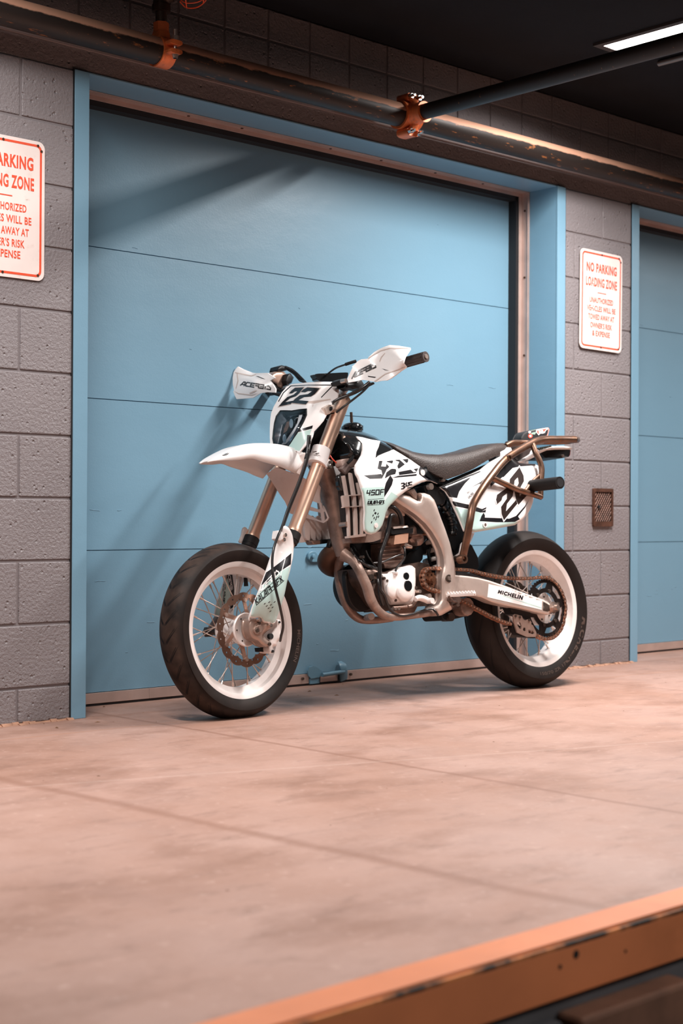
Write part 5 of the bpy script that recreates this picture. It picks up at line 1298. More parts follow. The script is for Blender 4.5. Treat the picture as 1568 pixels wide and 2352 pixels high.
ps([(600, 975), (770, 975), (720, 900), (640, 760), (780, 620), (760, 610), (660, 690), (618, 860)], 0, .0017)
ps([(460, 712), (560, 655), (625, 600), (650, 590), (560, 700), (560, 760), (555, 670)], 2, .0018)
ps([(575, 918), (690, 850), (705, 838), (700, 850), (640, 890)], 0, .0019)
# race number
for qd in ([(772, 1000), (893, 850), (838, 680), (693, 782)], [(902, 862), (1015, 735), (912, 520), (812, 645)]):
    Q = S('C', qd); c_ = sum(np.array(p[:2]) for p in Q)/4; Q2 = [tuple(c_+(np.array(p[:2])-c_)*1.10) for p in Q]
    glyph(mb, B, TWO, Q2, vfso, 0, lift=.0026); glyph(mb, B, TWO, Q, vfso, 3, lift=.0032)
textd(mb, B, 'GALFER', S('C', [(455, 808), (505, 762), (492, 742), (445, 790)]), vfso, 2, .02)
textd(mb, B, 'PRO', S('C', [(448, 765), (475, 745), (465, 730), (438, 748)]), vfso, 2, .0)
panel(mb, B, so, vfso, .006, 0, (), 6, regions=RG); build('side_number_panel', mb, [WHITE, MINT, BLKG, mat('brown_black_graphic', (.028, .018, .016), .3, coat=.3)], BK, smooth=50)
mb = MB(); q = S('C', [(600, 1040)])[0]; p = B.P(*q, vfso(*q)); cyl(mb, p-B.V*.003, p+B.V*.004, .0105, segs=20); cyl(mb, p-B.V*.0035, p-B.V*.002, .006, segs=12, mi=1); build('panel_bolt', mb, [WHITE, STEEL], BK)
# white latch by the seat tail
solid('seat_tab', B, S('C', [(738, 385), (780, 365), (800, 342), (835, 345), (848, 378), (800, 410), (740, 432)]), -.115, -.09, WHITE, bulge=.004, w=4)
solid('tail_inner', B, S('C', [(800, 345), (900, 330), (1010, 310), (1030, 345), (1000, 400), (940, 455), (900, 470), (858, 430), (850, 380)]), -.075, .06, mat('dark_tail_plastic', (.05, .034, .03), .5), bevel=.004)
# rear fender
mb = MB()
fo = S('C', [(905, 475), (960, 440), (1030, 395), (1100, 355), (1200, 333), (1300, 330), (1375, 340), (1388, 352), (1380, 365), (1250, 362), (1160, 368), (1100, 395), (1060, 425), (980, 462)])
vff = Vf([(*q[:2], v) for q, v in zip(S('C', [(905, 475), (1030, 400), (1200, 340), (1385, 350)]), (-.09, -.085, -.075, -.05))], fo, .006, 4)
panel(mb, B, fo, vff, .14, 0, (), 7)
decal(mb, B, S('C', [(1062, 350), (1190, 325), (1205, 335), (1150, 352), (1085, 372)]), lambda x, y: vff(x, y)-.004, 1, step=8)
textd(mb, B, 'GALFER', S('C', [(1085, 368), (1185, 342), (1185, 330), (1080, 352)]), lambda x, y: vff(x, y)-.004, 2, .03, lift=.003)
build('rear_fender', mb, [WHITE, mat('dark_green_graphic', (.02, .04, .035), .4), MINT], BK, smooth=50)
solid('tail_light', B, S('C', [(1105, 395), (1160, 372), (1370, 366), (1365, 410), (1355, 428), (1300, 440), (1170, 436), (1150, 440), (1135, 430)]), -.055, .055, BLK)
mb = MB(); p = B.P(*S('C', [(1366, 400)])[0], -.04); panel(mb, B, S('C', [(1362, 372), (1372, 370), (1366, 415), (1356, 425)]), -.05, .09, 0, (), 5); build('tail_lens', mb, RED, BK)
mb = MB(); p = B.P(*S('C', [(1297, 420)])[0], -.056); cyl(mb, p-B.V*.006, p+B.V*.01, .006, segs=12); build('light_screw', mb, STEEL, BK)

# ---------------- stunt cage (bare steel tubes)
CG = empty('stunt_cage', (0, 0, 0), parent=BK)
def cage(pts, r, v=-.15, name='cage_tube', both=False, m=BARE):
    mb = MB(); P = [B.P(q[0], q[1], q[2] if len(q) > 2 else v) for q in S('C', pts)]; sweep(mb, P, r, n=6, segs=14)
    build(name, mb, m, CG)
    if both:
        mb = MB(); sweep(mb, [B.mir(p) for p in P], r, n=6, segs=14); build(name, mb, m, CG)
cage([(400, 1340, -.14), (415, 1270, -.15), (440, 1150, -.165), (465, 1010, -.178), (488, 880, -.178), (530, 790, -.176), (600, 680, -.172), (680, 575, -.165), (740, 500, -.155), (800, 440, -.145)], .0145)
cage([(800, 440, -.145), (850, 405, -.14), (920, 362, -.135), (990, 322, -.13), (1050, 292, -.128), (1110, 275, -.125), (1160, 270, -.12), (1230, 270, -.115), (1320, 270, -.11), (1405, 272, -.10)], .0145)
cage([(1405, 272, -.10), (1425, 275, -.06), (1425, 275, .0), (1405, 275, .06), (1340, 285, .10), (1240, 290, .12), (1120, 290, .12), (1000, 300, .12), (900, 305, .12), (800, 320, .12)], .0145)
cage([(1020, 300, -.13), (1042, 350, -.14), (1060, 400, -.148), (1085, 450, -.155), (1105, 500, -.16), (1112, 550, -.163), (1108, 610, -.165), (1104, 680, -.165), (1100, 790, -.165)], .0115)
cage([(668, 620, -.17), (730, 650, -.172), (800, 682, -.174), (880, 718, -.176), (950, 742, -.176), (1030, 765, -.172), (1105, 790, -.165)], .0115)
cage([(1085, 600, -.16), (1030, 650, -.165), (960, 740, -.176)], .0075)
cage([(790, 330, -.10), (850, 300, -.10), (920, 298, -.10), (1000, 300, -.11)], .010)
mb = MB(); pa = B.P(*S('C', [(1022, 690)])[0], -.165); pb = pa-B.V*.155-B.W*.004-B.U*.012; ax = (pb-pa)/np.linalg.norm(pb-pa)
cyl(mb, pa+ax*.0, pb, .0235, segs=32); build('crash_peg', mb, RUB, CG)
mb = MB(); cyl(mb, pb-ax*.001, pb+ax*.0012, .0165, segs=28); build('peg_bore', mb, DARKGAP, CG)
mb = MB()
for x, y, v, a in ((802, 440, -.150, .0), (395, 1350, -.150, 0)):
    p = B.P(*S('C', [(x, y)])[0], v); rr_ = .0115 if y < 500 else .0165
    lf = FR(p, (B.U, B.V, B.W)); plate(mb, lf, ring(rr_, 24), [ring(rr_*.62, 20)], -.014, .014)
build('bolt_boss', mb, BARE, CG)
mb = MB(); cyl(mb, B.P(*S('C', [(390, 1348)])[0], -.13), B.P(*S('C', [(330, 1345)])[0], -.10), .010, segs=14); build('lower_mount', mb, DKST, CG)

# ---------------- fork
FK = empty('front_fork', (0, 0, 0), parent=BK)
def forkleg(sg):
    ftop = Fm.L(.499, sg*.105, .80); fb = Fm.L(.207, sg*.105, .318); d = (ftop-fb)/np.linalg.norm(ftop-fb)
    m_ = MB(); L_ = np.linalg.norm(ftop-fb)
    sweep(m_, [fb, fb+d*.012, fb+d*.02, fb+d*L_*.40, fb+d*L_*.55, fb+d*L_*.62, ftop], [.0262, .0262, .0235, .0240, .0258, .0262, .0262], smooth=False, segs=36); build('outer_tube', m_, BRONZE, FK)
    m_ = MB(); cyl(m_, fb-d*.028, fb-d*.0, .0285, segs=32); cyl(m_, fb-d*.040, fb-d*.026, .0262, .0275, segs=32); build('dust_seal', m_, RUB, FK)
    m_ = MB(); cyl(m_, fb-d*.30, fb-d*.03, .0205, segs=28); build('inner_tube', m_, BRUSH, FK)
    m_ = MB(); cyl(m_, ftop, ftop+d*.012, .024, .018, segs=28); build('fork_cap', m_, STEEL, FK)
    return fb, d, ftop
fbL, dF, ftL = forkleg(-1); forkleg(1)
# lower casting (left)
mb = MB()
ol = catmull(S('E', [(905, 895), (925, 865), (1000, 868), (1060, 885), (1110, 905), (1128, 930), (1105, 955), (1060, 990), (1040, 1020), (1075, 1060), (1105, 1090), (1075, 1120), (1020, 1105), (985, 1070), (940, 1050), (915, 1020), (900, 960)]), 3, True)
panel(mb, Fm, ol, Vf([(0, 0, -.112)], ol, .014, 9), .035, 0, (), 6)
pa_ = Fm.P(*S('E', [(870, 962)])[0], -.105); cyl(mb, Fm.L(0, -.128, 0), Fm.L(0, -.082, 0), .019, segs=28); cyl(mb, Fm.L(0, -.132, 0), Fm.L(0, -.127, 0), .014, segs=6)
p = Fm.P(*S('E', [(955, 972)])[0], -.118); cyl(mb, p-Fm.V*.014, p+Fm.V*.02, .013, segs=24); cyl(mb, p-Fm.V*.017, p-Fm.V*.01, .007, segs=12, mi=1)
for x, y in ((1080, 1095), (985, 905)): p = Fm.P(*S('E', [(x, y)])[0], -.12); cyl(mb, p-Fm.V*.010, p+Fm.V*.01, .006, segs=12, mi=1)
build('fork_foot', mb, [mat('fork_casting', (.42, .30, .25), .4, .6, var=.15, vscale=30), DKST], FK, bevel=.003)
mb = MB(); 
sweep(mb, [Fm.L(.0, .105, -.0), Fm.L(.05, .105, .06), Fm.L(.08, .105, .12)], [(.022, .02), (.02, .02), (.021, .021)], up=Fm.V); build('fork_foot', mb, ALUD, FK)
# caliper
mb = MB(); cl = catmull(S('E', [(1150, 880), (1180, 872), (1196, 900), (1190, 960), (1200, 1010), (1196, 1045), (1165, 1075), (1155, 1110), (1125, 1122), (1135, 1165), (1115, 1178), (1085, 1172), (1075, 1130), (1090, 1100), (1085, 1050), (1105, 1000), (1130, 960), (1145, 930)]), 3, True)
panel(mb, Fm, cl, Vf([(0, 0, -.100)], cl, .014, 7), .045, 0, (), 5)
for x, y, r_ in ((1107, 1025, .0095), (1122, 1160, .005), (1182, 898, .004)): 
    p = Fm.P(*S('E', [(x, y)])[0], -.114); cyl(mb, p-Fm.V*.002, p+Fm.V*.01, r_, segs=20, mi=1)
build('brake_caliper', mb, [WHPAINT, DARKGAP], FK, bevel=.002)
mb = MB(); panel(mb, Fm, S('E', [(1012, 1128), (1075, 1118), (1080, 1170), (1018, 1162)]), -.078, .03, 0, (), 8); build('brake_pad', mb, BLK, FK)
# fork guard (left)
go = catmull(S('E', [(1228, 28), (1262, 45), (1288, 85), (1303, 135), (1310, 220), (1302, 320), (1278, 430), (1250, 540), (1225, 660), (1195, 760), (1165, 850), (1145, 905), (1118, 920), (1098, 905), (1090, 918), (1068, 905), (1040, 900), (1022, 870), (1000, 855), (960, 862), (925, 855), (912, 885), (908, 860), (930, 790), (962, 700), (995, 620), (1025, 540), (1065, 430), (1095, 340), (1120, 265), (1140, 200), (1160, 140), (1185, 80), (1205, 40)]), 3, True)
vfg = Vf([(*q[:2], v) for q, v in zip(S('E', [(1230, 40), (1310, 220), (1160, 850), (920, 860), (1090, 350), (1190, 400), (1060, 720)]), (-.143, -.136, -.128, -.128, -.118, -.142, -.150))], go, .010, 9)
mb = MB(); RG = []
def pg(pts, mi, lift=0): RG.append((S('E', pts), mi))
pg([(1280, 395), (1250, 540), (1225, 660), (1195, 755), (1163, 845), (1145, 895), (1118, 908), (1098, 895), (1050, 890), (1025, 860), (1000, 846), (960, 852), (925, 846), (934, 790), (964, 702), (1000, 615), (1060, 545), (1150, 480), (1190, 440)], 1)
pg([(1290, 275), (1284, 378), (1190, 440), (1150, 480), (1050, 550), (1010, 605), (1025, 545), (1062, 450), (1120, 410), (1200, 350)], 2, .0016)
pg([(1262, 205), (1270, 205), (1190, 500), (1182, 505)], 0, .0022)
strokes(mb, Fm, 'ACERBiS', S('E', [(1000, 640), (1180, 470), (1165, 415), (1015, 575)]), vfg, 0, th=.17, gap=.3, lift=.0026)
strokes(mb, Fm, 'KALAIR-GFX', S('E', [(975, 738), (1215, 525), (1195, 480), (958, 690)]), vfg, 2, th=.17, gap=.36, lift=.0024)
pg([(970, 745), (1222, 520), (1226, 525), (974, 750)], 2, .002); pg([(985, 660), (1190, 478), (1193, 482), (988, 665)], 2, .002)
for x, y in ((1050, 732), (1090, 718), (1138, 717), (1068, 752), (1105, 742), (1085, 772), (1120, 765), (1100, 800)): pg([(x-12, y+6), (x+2, y-7), (x+12, y-6), (x-2, y+7)], 2, .002)
panel(mb, Fm, go, vfg, .004, 0, (), 6, regions=RG); build('fork_guard', mb, [WHITE, MINT, BLKG], FK, smooth=50)
mb = MB()
for x, y in ((1232, 113), (1220, 155), (1003, 878), (1102, 928)): q = S('E', [(x, y)])[0]; p = Fm.P(*q, vfg(*q) if y < 500 else -.135); cyl(mb, p-Fm.V*.004, p+Fm.V*.008, .0065, .006, segs=14); cyl(mb, p-Fm.V*.0045, p-Fm.V*.002, .0035, segs=6)
build('guard_bolt', mb, BRUSH, FK)
solid('hose_clamp', Fm, S('E', [(1168, 72), (1212, 80), (1215, 150), (1185, 165), (1158, 145)]), -.146, -.12, WHITE, FK, bulge=.003, w=3)
# far fork guard, seen through the spokes and above the tyre
gr_ = S('E', [(870, 40), (895, 60), (908, 100), (905, 150), (890, 190), (820, 180), (838, 120), (850, 60)])
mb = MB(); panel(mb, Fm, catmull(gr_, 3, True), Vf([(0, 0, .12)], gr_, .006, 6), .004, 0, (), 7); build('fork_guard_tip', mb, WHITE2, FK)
mb = MB(); vg2 = .078
g2 = catmull(S('E', [(700, 440), (760, 445), (875, 455), (850, 560), (800, 700), (760, 820), (720, 860), (640, 850), (600, 840), (610, 760), (640, 650), (680, 540)]), 3, True)
panel(mb, Fm, g2, vg2, .004, 0, (), 9)
decal(mb, Fm, S('E', [(690, 530), (720, 500), (745, 640), (720, 800), (640, 835), (605, 830), (625, 730), (655, 640)]), vg2, 1, step=12); decal(mb, Fm, S('E', [(700, 445), (755, 447), (775, 600), (770, 760), (740, 780), (745, 640), (715, 500), (695, 530)]), vg2, 2, step=12, lift=.002)
strokes(mb, Fm, 'ACERBi', S('E', [(712, 445), (742, 620), (765, 600), (735, 448)]), vg2, 0, th=.2, gap=.22, lift=.003)
strokes(mb, Fm, 'KALAIR-GFX', S('E', [(675, 560), (668, 740), (690, 735), (700, 560)]), vg2, 2, th=.2, gap=.3, lift=.003)
build('fork_guard', mb, [WHITE, MINT, BLKG], FK, smooth=50)
# lower triple clamp guard ring
mb = MB()
cc = fbL+dF*(np.linalg.norm(ftL-fbL)*.585)
q0 = Fm.P(*S('A', [(1090, 1195)])[0], -.105); q1 = Fm.P(*S('A', [(1130, 1060)])[0], -.105)
cyl(mb, q0, q1, .0325, segs=36); cyl(mb, q0-dF*.004, q0+dF*.006, .0335, segs=36)
panel(mb, Fm, S('A', [(1150, 1140), (1190, 1150), (1212, 1165), (1215, 1215), (1195, 1238), (1160, 1210), (1140, 1190)]), -.125, .03, 0, (), 6)
build('tube_guard', mb, WHITE, FK, bevel=.001)
mb = MB()
for x, y in ((1212, 1180), (1204, 1225), (1072, 1088), (1095, 1103)): q = Fm.P(*S('A', [(x, y)])[0], -.13); cyl(mb, q-Fm.V*.006, q+Fm.V*.01, .006 if x > 1150 else .0016, segs=12)
build('clamp_bolt', mb, DKST, FK)
mb = MB()
lo = q0*.5+q1*.5; mir_ = Fm.mir(lo)
sweep(mb, [lo, (lo+mir_)/2+Fm.U*.05, mir_], [(.022, .018), (.03, .02), (.022, .018)], up=dF, n=6); build('lower_clamp', mb, WHPAINT, FK)
mb = MB()
t1 = Fm.P(*S('A', [(1235, 715)])[0], -.105); t2_ = Fm.P(*S('A', [(1215, 760)])[0], -.105)
sweep(mb, [t1, (t1+Fm.mir(t1))/2+Fm.U*.045, Fm.mir(t1)], [(.030, .012), (.034, .014), (.030, .012)], up=dF, n=6)
oo = S('A', [(1150, 690), (1200, 662), (1248, 665), (1250, 700), (1210, 745), (1170, 760), (1165, 730)]); panel(mb, Fm, oo, -.125, .04, 0, (), 6)
build('upper_clamp', mb, mat('clamp_alu', (.80, .66, .58), .35, .5), FK, bevel=.003)
mb = MB(); oo = S('A', [(1235, 740), (1290, 690), (1312, 740), (1328, 780), (1305, 808), (1280, 800), (1262, 770)]); panel(mb, Fm, oo, -.115, .05, 0, (), 6); build('clamp_pinch', mb, BLK, FK, bevel=.003)
solid('cable_mount', Fm, S('A', [(1205, 685), (1235, 680), (1232, 715), (1208, 722)]), -.129, -.12, BLK, FK)
# fork-cap bar clamp block visible behind the mask
mb = MB(); oo = catmull(S('A', [(1270, 570), (1330, 595), (1352, 620), (1345, 680), (1328, 722), (1300, 700), (1268, 665), (1262, 610)]), 2, True); panel(mb, Fm, oo, Vf([(0, 0, -.09)], oo, .014, 6), .06, 0, (), 5); build('bar_mount', mb, ALU, FK, bevel=.003)

# ---------------- handlebar, controls, hand guards
HB = empty('handlebar', (0, 0, 0), parent=BK)
bl = Fm.P(975, 820, -.40); hub_ = Fm.P(*S('A', [(1330, 560)])[0], -.09)
e0 = Fm.loc(bl); h0 = Fm.loc(hub_)
brp = [(e0[0], -.40, e0[2]), (e0[0]-.005, -.30, e0[2]-.006), (h0[0]-.02, -.17, e0[2]-.045), (h0[0]-.01, -.09, h0[2]), (h0[0]-.01, .0, h0[2]-.004), (h0[0]-.01, .09, h0[2]), (h0[0]-.02, .17, e0[2]-.045), (e0[0]-.005, .30, e0[2]-.006), (e0[0], .40, e0[2])]
mb = MB(); sweep(mb, [Fm.L(*q) for q in brp], .0125, n=6, segs=16); build('bar', mb, mat('silver_bar', (.82, .72, .67), .35, .35), HB)
mb = MB(); g0 = Fm.L(*brp[0]); g1 = Fm.L(*brp[1]); gd = (g0-g1)/np.linalg.norm(g0-g1); cyl(mb, g1-gd*.02, g0, .0175, segs=24); cyl(mb, g0, g0+gd*.006, .019, segs=24)
for k in range(8):
    a = k*PI/4; ee = np.cross(gd, V3(0, 0, 1)); ee /= np.linalg.norm(ee); e3 = np.cross(gd, ee); o_ = (ee*math.cos(a)+e3*math.sin(a))*.0175; sweep(mb, [g1+o_, g0+o_-gd*.004], .0022, smooth=False, segs=6)
build('left_grip', mb, mat('brown_black_grip', (.045, .028, .024), .5), HB)
mb = MB(); cyl(mb, g0+gd*.004, g0+gd*.009, .0085, segs=16); build('bar_end_screw', mb, STEEL, HB)
mb = MB(); g0 = Fm.L(*brp[-1]); g1 = Fm.L(*brp[-2]); cyl(mb, g1, g0, .0175, segs=24); build('right_grip', mb, BLK, HB)
# left hand guard
lg = S('B', [(310, 465), (303, 430), (325, 380), (350, 330), (345, 322), (400, 270), (430, 255), (488, 250), (495, 235), (545, 190), (600, 158), (650, 138), (685, 127), (760, 133), (862, 150), (866, 165), (850, 190), (822, 232), (812, 262), (806, 292), (830, 320), (826, 335), (785, 360), (730, 402), (690, 430), (655, 446), (600, 450), (560, 460), (500, 450), (440, 440), (370, 455)])
vlg = Vf([(*q[:2], v) for q, v in zip(S('B', [(310, 455), (345, 322), (490, 245), (685, 127), (862, 155), (810, 280), (828, 325), (655, 446), (480, 445), (560, 320), (700, 250)]), (-.20, -.21, -.25, -.31, -.36, -.385, -.375, -.33, -.26, -.275, -.335))], lg, .0, 9)
mb = MB(); 
def lgf(x, y): return vlg(x, y)
off = Fm.U*.006
P2, T = tri2d(lg, (), 6)
def dome_off(x, y, outl, h, w): d = min(1, pdist(x, y, outl)/w); return -Fm.U*h*math.sqrt(max(0, 1-(1-d)**2))
class Bulged:
    """frame wrapper that pushes a panel forward away from its rim"""
    def __init__(s, fr, outl, h, w): s.fr = fr; s.o = outl; s.h = h; s.w = w; s.V = fr.V
    def P(s, x, y, v): return s.fr.P(x, y, v)+dome_off(x, y, s.o, s.h, s.w)
bl_ = Fm
panel(mb, bl_, lg, lgf, .0, 0, (), 6, off=off)
strokes(mb, bl_, 'ACERBiS', S('B', [(342, 430), (560, 330), (545, 282), (362, 372)]), lgf, 1, th=.21, gap=.32, lift=.003)
decal(mb, bl_, S('B', [(488, 404), (540, 412), (562, 415), (550, 422), (490, 412)]), lgf, 1, lift=.002); decal(mb, bl_, S('B', [(612, 338), (680, 358), (640, 352)]), lgf, 1, lift=.002)
for q in ([(488, 244), (545, 205), (600, 175), (680, 152), (862, 152), (862, 158), (690, 160), (605, 183), (550, 213), (492, 252)], [(590, 275), (605, 235), (640, 198), (643, 200), (612, 238), (596, 276)], [(540, 455), (640, 385), (826, 322), (826, 328), (645, 392), (552, 460)]):
    decal(mb, bl_, S('B', q), lgf, 2, lift=.0018, step=6)  # crease lines are flat darker strips, their shade painted in
build('hand_guard', mb, [WHITE, BLKG, mat('crease_shade_and_outline', (.62, .5, .45), .4)], HB, smooth=50, bevel=.0015)
# right hand guard
rg = S('A', [(375, 321), (420, 345), (500, 376), (540, 380), (642, 378), (712, 424), (690, 432), (663, 448), (690, 480), (715, 522), (712, 556), (640, 552), (582, 560), (545, 582), (512, 603), (430, 610), (365, 614), (350, 585), (335, 547), (342, 535), (331, 480), (330, 420), (338, 372), (348, 355)])
vrg = Vf([(*q[:2], v) for q, v in zip(S('A', [(375, 321), (330, 450), (360, 612), (500, 376), (642, 380), (712, 540), (510, 600), (520, 480), (400, 470)]), (.395, .405, .395, .345, .27, .235, .32, .30, .37))])
mb = MB(); panel(mb, Fm, rg, vrg, 0, 0, (), 6, off=Fm.U*.006)
strokes(mb, Fm, 'ACERBiS', S('A', [(398, 492), (668, 532), (672, 490), (415, 452)]), vrg, 1, th=.21, gap=.32, lift=.003)
decal(mb, Fm, S('A', [(535, 406), (560, 408), (625, 435), (600, 432)]), vrg, 1, lift=.002); decal(mb, Fm, S('A', [(478, 560), (520, 540), (550, 535), (520, 555), (490, 568)]), vrg, 2, lift=.002)
for q in ([(350, 372), (500, 400), (540, 388), (540, 394), (500, 408), (352, 380)], [(372, 380), (380, 450), (360, 520), (356, 518), (372, 450), (364, 380)], [(340, 540), (380, 560), (500, 575), (560, 560), (500, 583), (378, 568)]): decal(mb, Fm, S('A', q), vrg, 2, lift=.0018, step=6)  # shade along the creases, drawn as thin darker strips
build('hand_guard', mb, [WHITE, BLKG, MAT.get('crease_shade_and_outline') or mat('crease_shade2', (.62, .5, .45), .4)], HB, smooth=50, bevel=.0015)
# right master cylinder, throttle housing
mb = MB(); oo = S('A', [(672, 400), (700, 368), (740, 365), (790, 365), (815, 390), (805, 440), (800, 480), (775, 515), (740, 520), (720, 480), (690, 465), (665, 440)]); panel(mb, Fm, oo, Vf([(0, 0, .262)], oo, .012, 7), .04, 0, (), 5)
build('master_cylinder', mb, mat('bronze_casting', (.50, .33, .26), .35, .6, var=.2, vscale=40), HB, bevel=.002)
mb = MB()
for o_, v in (([(725, 350), (735, 320), (770, 308), (800, 315), (828, 335), (820, 355), (770, 362), (730, 368)], .262), ([(690, 470), (740, 500), (790, 515), (830, 490), (850, 480), (830, 500), (790, 545), (770, 562), (720, 545)], .262), ([(815, 390), (850, 380), (880, 420), (860, 470), (820, 490), (800, 450)], .23)):
    oo = S('A', o_); panel(mb, Fm, oo, Vf([(0, 0, v)], oo, .010, 5), .04, 0, (), 5)
build('throttle_housing', mb, BLK, HB, bevel=.002)
hose('brake_line', 'A', [(800, 325, .20), (860, 350, .18), (905, 385, .16), (935, 415, .14), (970, 450, .12), (985, 470, .10)], .0055, BLK, Fm)
hose('brake_line', 'A', [(820, 345, .2), (880, 385, .17), (920, 430, .15), (940, 450, .13), (980, 462, .1)], .004, BLK, Fm)
mb = MB(); cyl(mb, Fm.P(*S('A', [(690, 560)])[0], .25), Fm.P(*S('A', [(762, 582)])[0], .22), .006, segs=10); cyl(mb, Fm.P(*S('A', [(625, 556)])[0], .27), Fm.P(*S('A', [(660, 560)])[0], .26), .006, segs=10)
p = Fm.P(*S('A', [(775, 535)])[0], .2); cyl(mb, p-Fm.V*.03, p, .006, segs=10); build('brake_lever', mb, BLK, HB)
# instrument / crossbar pad
solid('dash_display', Fm, catmull(S('B', [(12, 395), (40, 385), (160, 380), (290, 374), (312, 385), (300, 430), (270, 452), (60, 455), (30, 425)]), 2, True), -.07, -.045, BLKGL, HB)
solid('lever_perch', Fm, S('B', [(232, 455), (262, 430), (300, 425), (312, 462), (360, 462), (430, 440), (455, 480), (440, 530), (400, 520), (350, 530), (310, 510), (270, 515), (290, 485), (245, 485)]), -.165, -.12, BLK, HB, bulge=.008, w=5)
mb = MB(); p = Fm.P(*S('B', [(268, 452)])[0], -.178); cyl(mb, p-Fm.V*.012, p+Fm.V*.01, .0075, segs=14); build('perch_bolt', mb, STEEL, HB)
hose('clutch_cable_upper', 'B', [(385, 272, -.21), (290, 302, -.18), (200, 335, -.13), (130, 385, -.08), (60, 450, -.04)], .0034, HOSE, Fm)
hose('cable_boot', 'B', [(382, 273, -.21), (340, 285, -.20), (285, 303, -.18)], .0058, RUB, Fm)
hose('cable', 'B', [(500, 462, -.20), (430, 515, -.20), (330, 570, -.18), (230, 610, -.15), (165, 650, -.13)], .0055, HOSE, Fm)
hose('cable', 'B', [(545, 472, -.22), (510, 480, -.21), (440, 550, -.20), (340, 630, -.18), (260, 690, -.16), (205, 735, -.15)], .004, HOSE, Fm)
hose('cable', 'B', [(545, 472, -.22), (480, 505, -.205), (380, 560, -.19), (280, 600, -.165), (175, 640, -.14)], .003, HOSE, Fm)
hose('front_brake_hose', 'P', [(708, 1000, -.13), (703, 1052, -.135), (686, 1106, -.138), (662, 1166, -.14), (647, 1211, -.145), (638, 1232, -.152), (628, 1262, -.158), (625, 1300, -.162), (631, 1345, -.17), (643, 1395, -.17), (650, 1435, -.155), (645, 1462, -.135), (643, 1472, -.12)], .0046, HOSE, Fm)
hose('front_brake_hose', 'P', [(712, 1000, -.125), (707, 1052, -.13), (690, 1106, -.132), (667, 1164, -.134), (650, 1211, -.143)], .0036, HOSE, Fm)

# ---------------- front mask, headlight, fender
mo = S('A', [(862, 478), (1010, 463), (1150, 458), (1275, 460), (1287, 478), (1278, 540), (1268, 605), (1262, 625), (1222, 640), (1208, 680), (1175, 745), (1140, 810), (1100, 858), (1055, 905), (1045, 950), (1030, 985), (935, 1092), (880, 1075), (812, 1060), (830, 1045), (700, 1030), (668, 1032), (664, 960), (664, 880), (668, 800), (676, 740), (700, 680), (740, 610), (775, 550), (820, 500)])
# front face is roughly square to the wheel's travel, sides sweep back
mctl = [(862, 478, .075), (1090, 470, -.075), (1275, 462, -.112), (1262, 620, -.122), (1010, 700, -.085), (740, 610, .080), (668, 800, .085), (668, 1030, .055), (830, 1045, -.035), (935, 1090, -.100), (1050, 905, -.118), (1180, 740, -.122), (900, 870, -.070), (1110, 560, -.090), (930, 600, -.005), (760, 720, .055)]
vm = Vf([(*S('A', [c[:2]])[0], c[2]) for c in mctl])
lens = S('A', [(757, 722), (800, 722), (860, 724), (930, 712), (992, 706), (990, 760), (965, 815), (930, 880), (905, 925), (880, 962), (850, 1010), (822, 1047), (760, 1040), (700, 1028), (690, 970), (696, 900), (706, 830), (722, 770)])
mb = MB(); RG = []
def pm(pts, mi, lift=0): RG.append((S('A', pts), mi))
pm([(850, 492), (1010, 485), (1235, 482), (1240, 490), (1128, 604), (1124, 596), (1222, 494), (1010, 492), (856, 500), (790, 560), (745, 640), (738, 635), (782, 555)], 2)
pm([(1052, 850), (1045, 880), (912, 914), (930, 888)], 2); pm([(1042, 884), (1020, 950), (930, 1082), (820, 1058), (912, 918)], 1)
pm([(1050, 660), (1056, 662), (1052, 685), (1048, 684)], 3); pm([(985, 636), (1210, 612), (1215, 620), (1060, 655), (985, 650)], 3)
for qd in ([(748, 677), (853, 655), (964, 512), (880, 516)], [(864, 645), (988, 658), (1109, 518), (986, 511)]):
    Q = S('A', qd); c_ = sum(np.array(p[:2]) for p in Q)/4; Q2 = [tuple(c_+(np.array(p[:2])-c_)*1.13) for p in Q]; Q = [tuple(c_+(np.array(p[:2])-c_)*1.04) for p in Q]
    glyph(mb, Fm, TWO, Q2, vm, 3, lift=.002); glyph(mb, Fm, TWO, Q, vm, 2, lift=.0032)
panel(mb, Fm, mo, vm, 0, 0, [lens], 6, off=Fm.U*.005, regions=RG); build('number_mask', mb, [WHITE, MINT, BLKG, MAT['crease_shade_and_outline']], BK, smooth=50)
# headlight bowl behind the opening
HL = empty('headlight', (0, 0, 0), parent=BK)
mb = MB(); vin = lambda x, y: vm(x, y)
P2, T = tri2d(lens, (), 7)
mb.add([Fm.P(x, y, vm(x, y))+Fm.U*(.004+.040*min(1, pdist(x, y, lens)/9)) for x, y in P2], T, 0); build('reflector_bowl', mb, mat('bowl_chrome', (.62, .64, .68), .25, .9), HL, smooth=60)
mb = MB(); rimp = [Fm.P(x, y, vm(x, y))+Fm.U*.002 for x, y in dens(lens, 6)]
sweep(mb, rimp, .0035, smooth=False, closed=True, segs=8); build('lens_rim', mb, BLK, HL)
def hz(pts): return [(666.4+x/2, 313.6+y/2) for x, y in pts]
mb = MB()
decal(mb, Fm, S('A', hz([(188, 822), (300, 835), (450, 822), (650, 788), (655, 850), (600, 868), (430, 888), (290, 912)])), vm, 0, lift=-.004)
decal(mb, Fm, S('A', hz([(225, 1070), (330, 960), (420, 900), (520, 880), (500, 960), (440, 1120), (340, 1300), (230, 1410), (140, 1440), (190, 1230)])), vm, 0, lift=-.016)
decal(mb, Fm, S('A', hz([(150, 1440), (330, 1405), (270, 1470), (140, 1450)])), vm, 0, lift=-.006)
build('inner_bezel', mb, BLKGL, HL)
mb = MB()
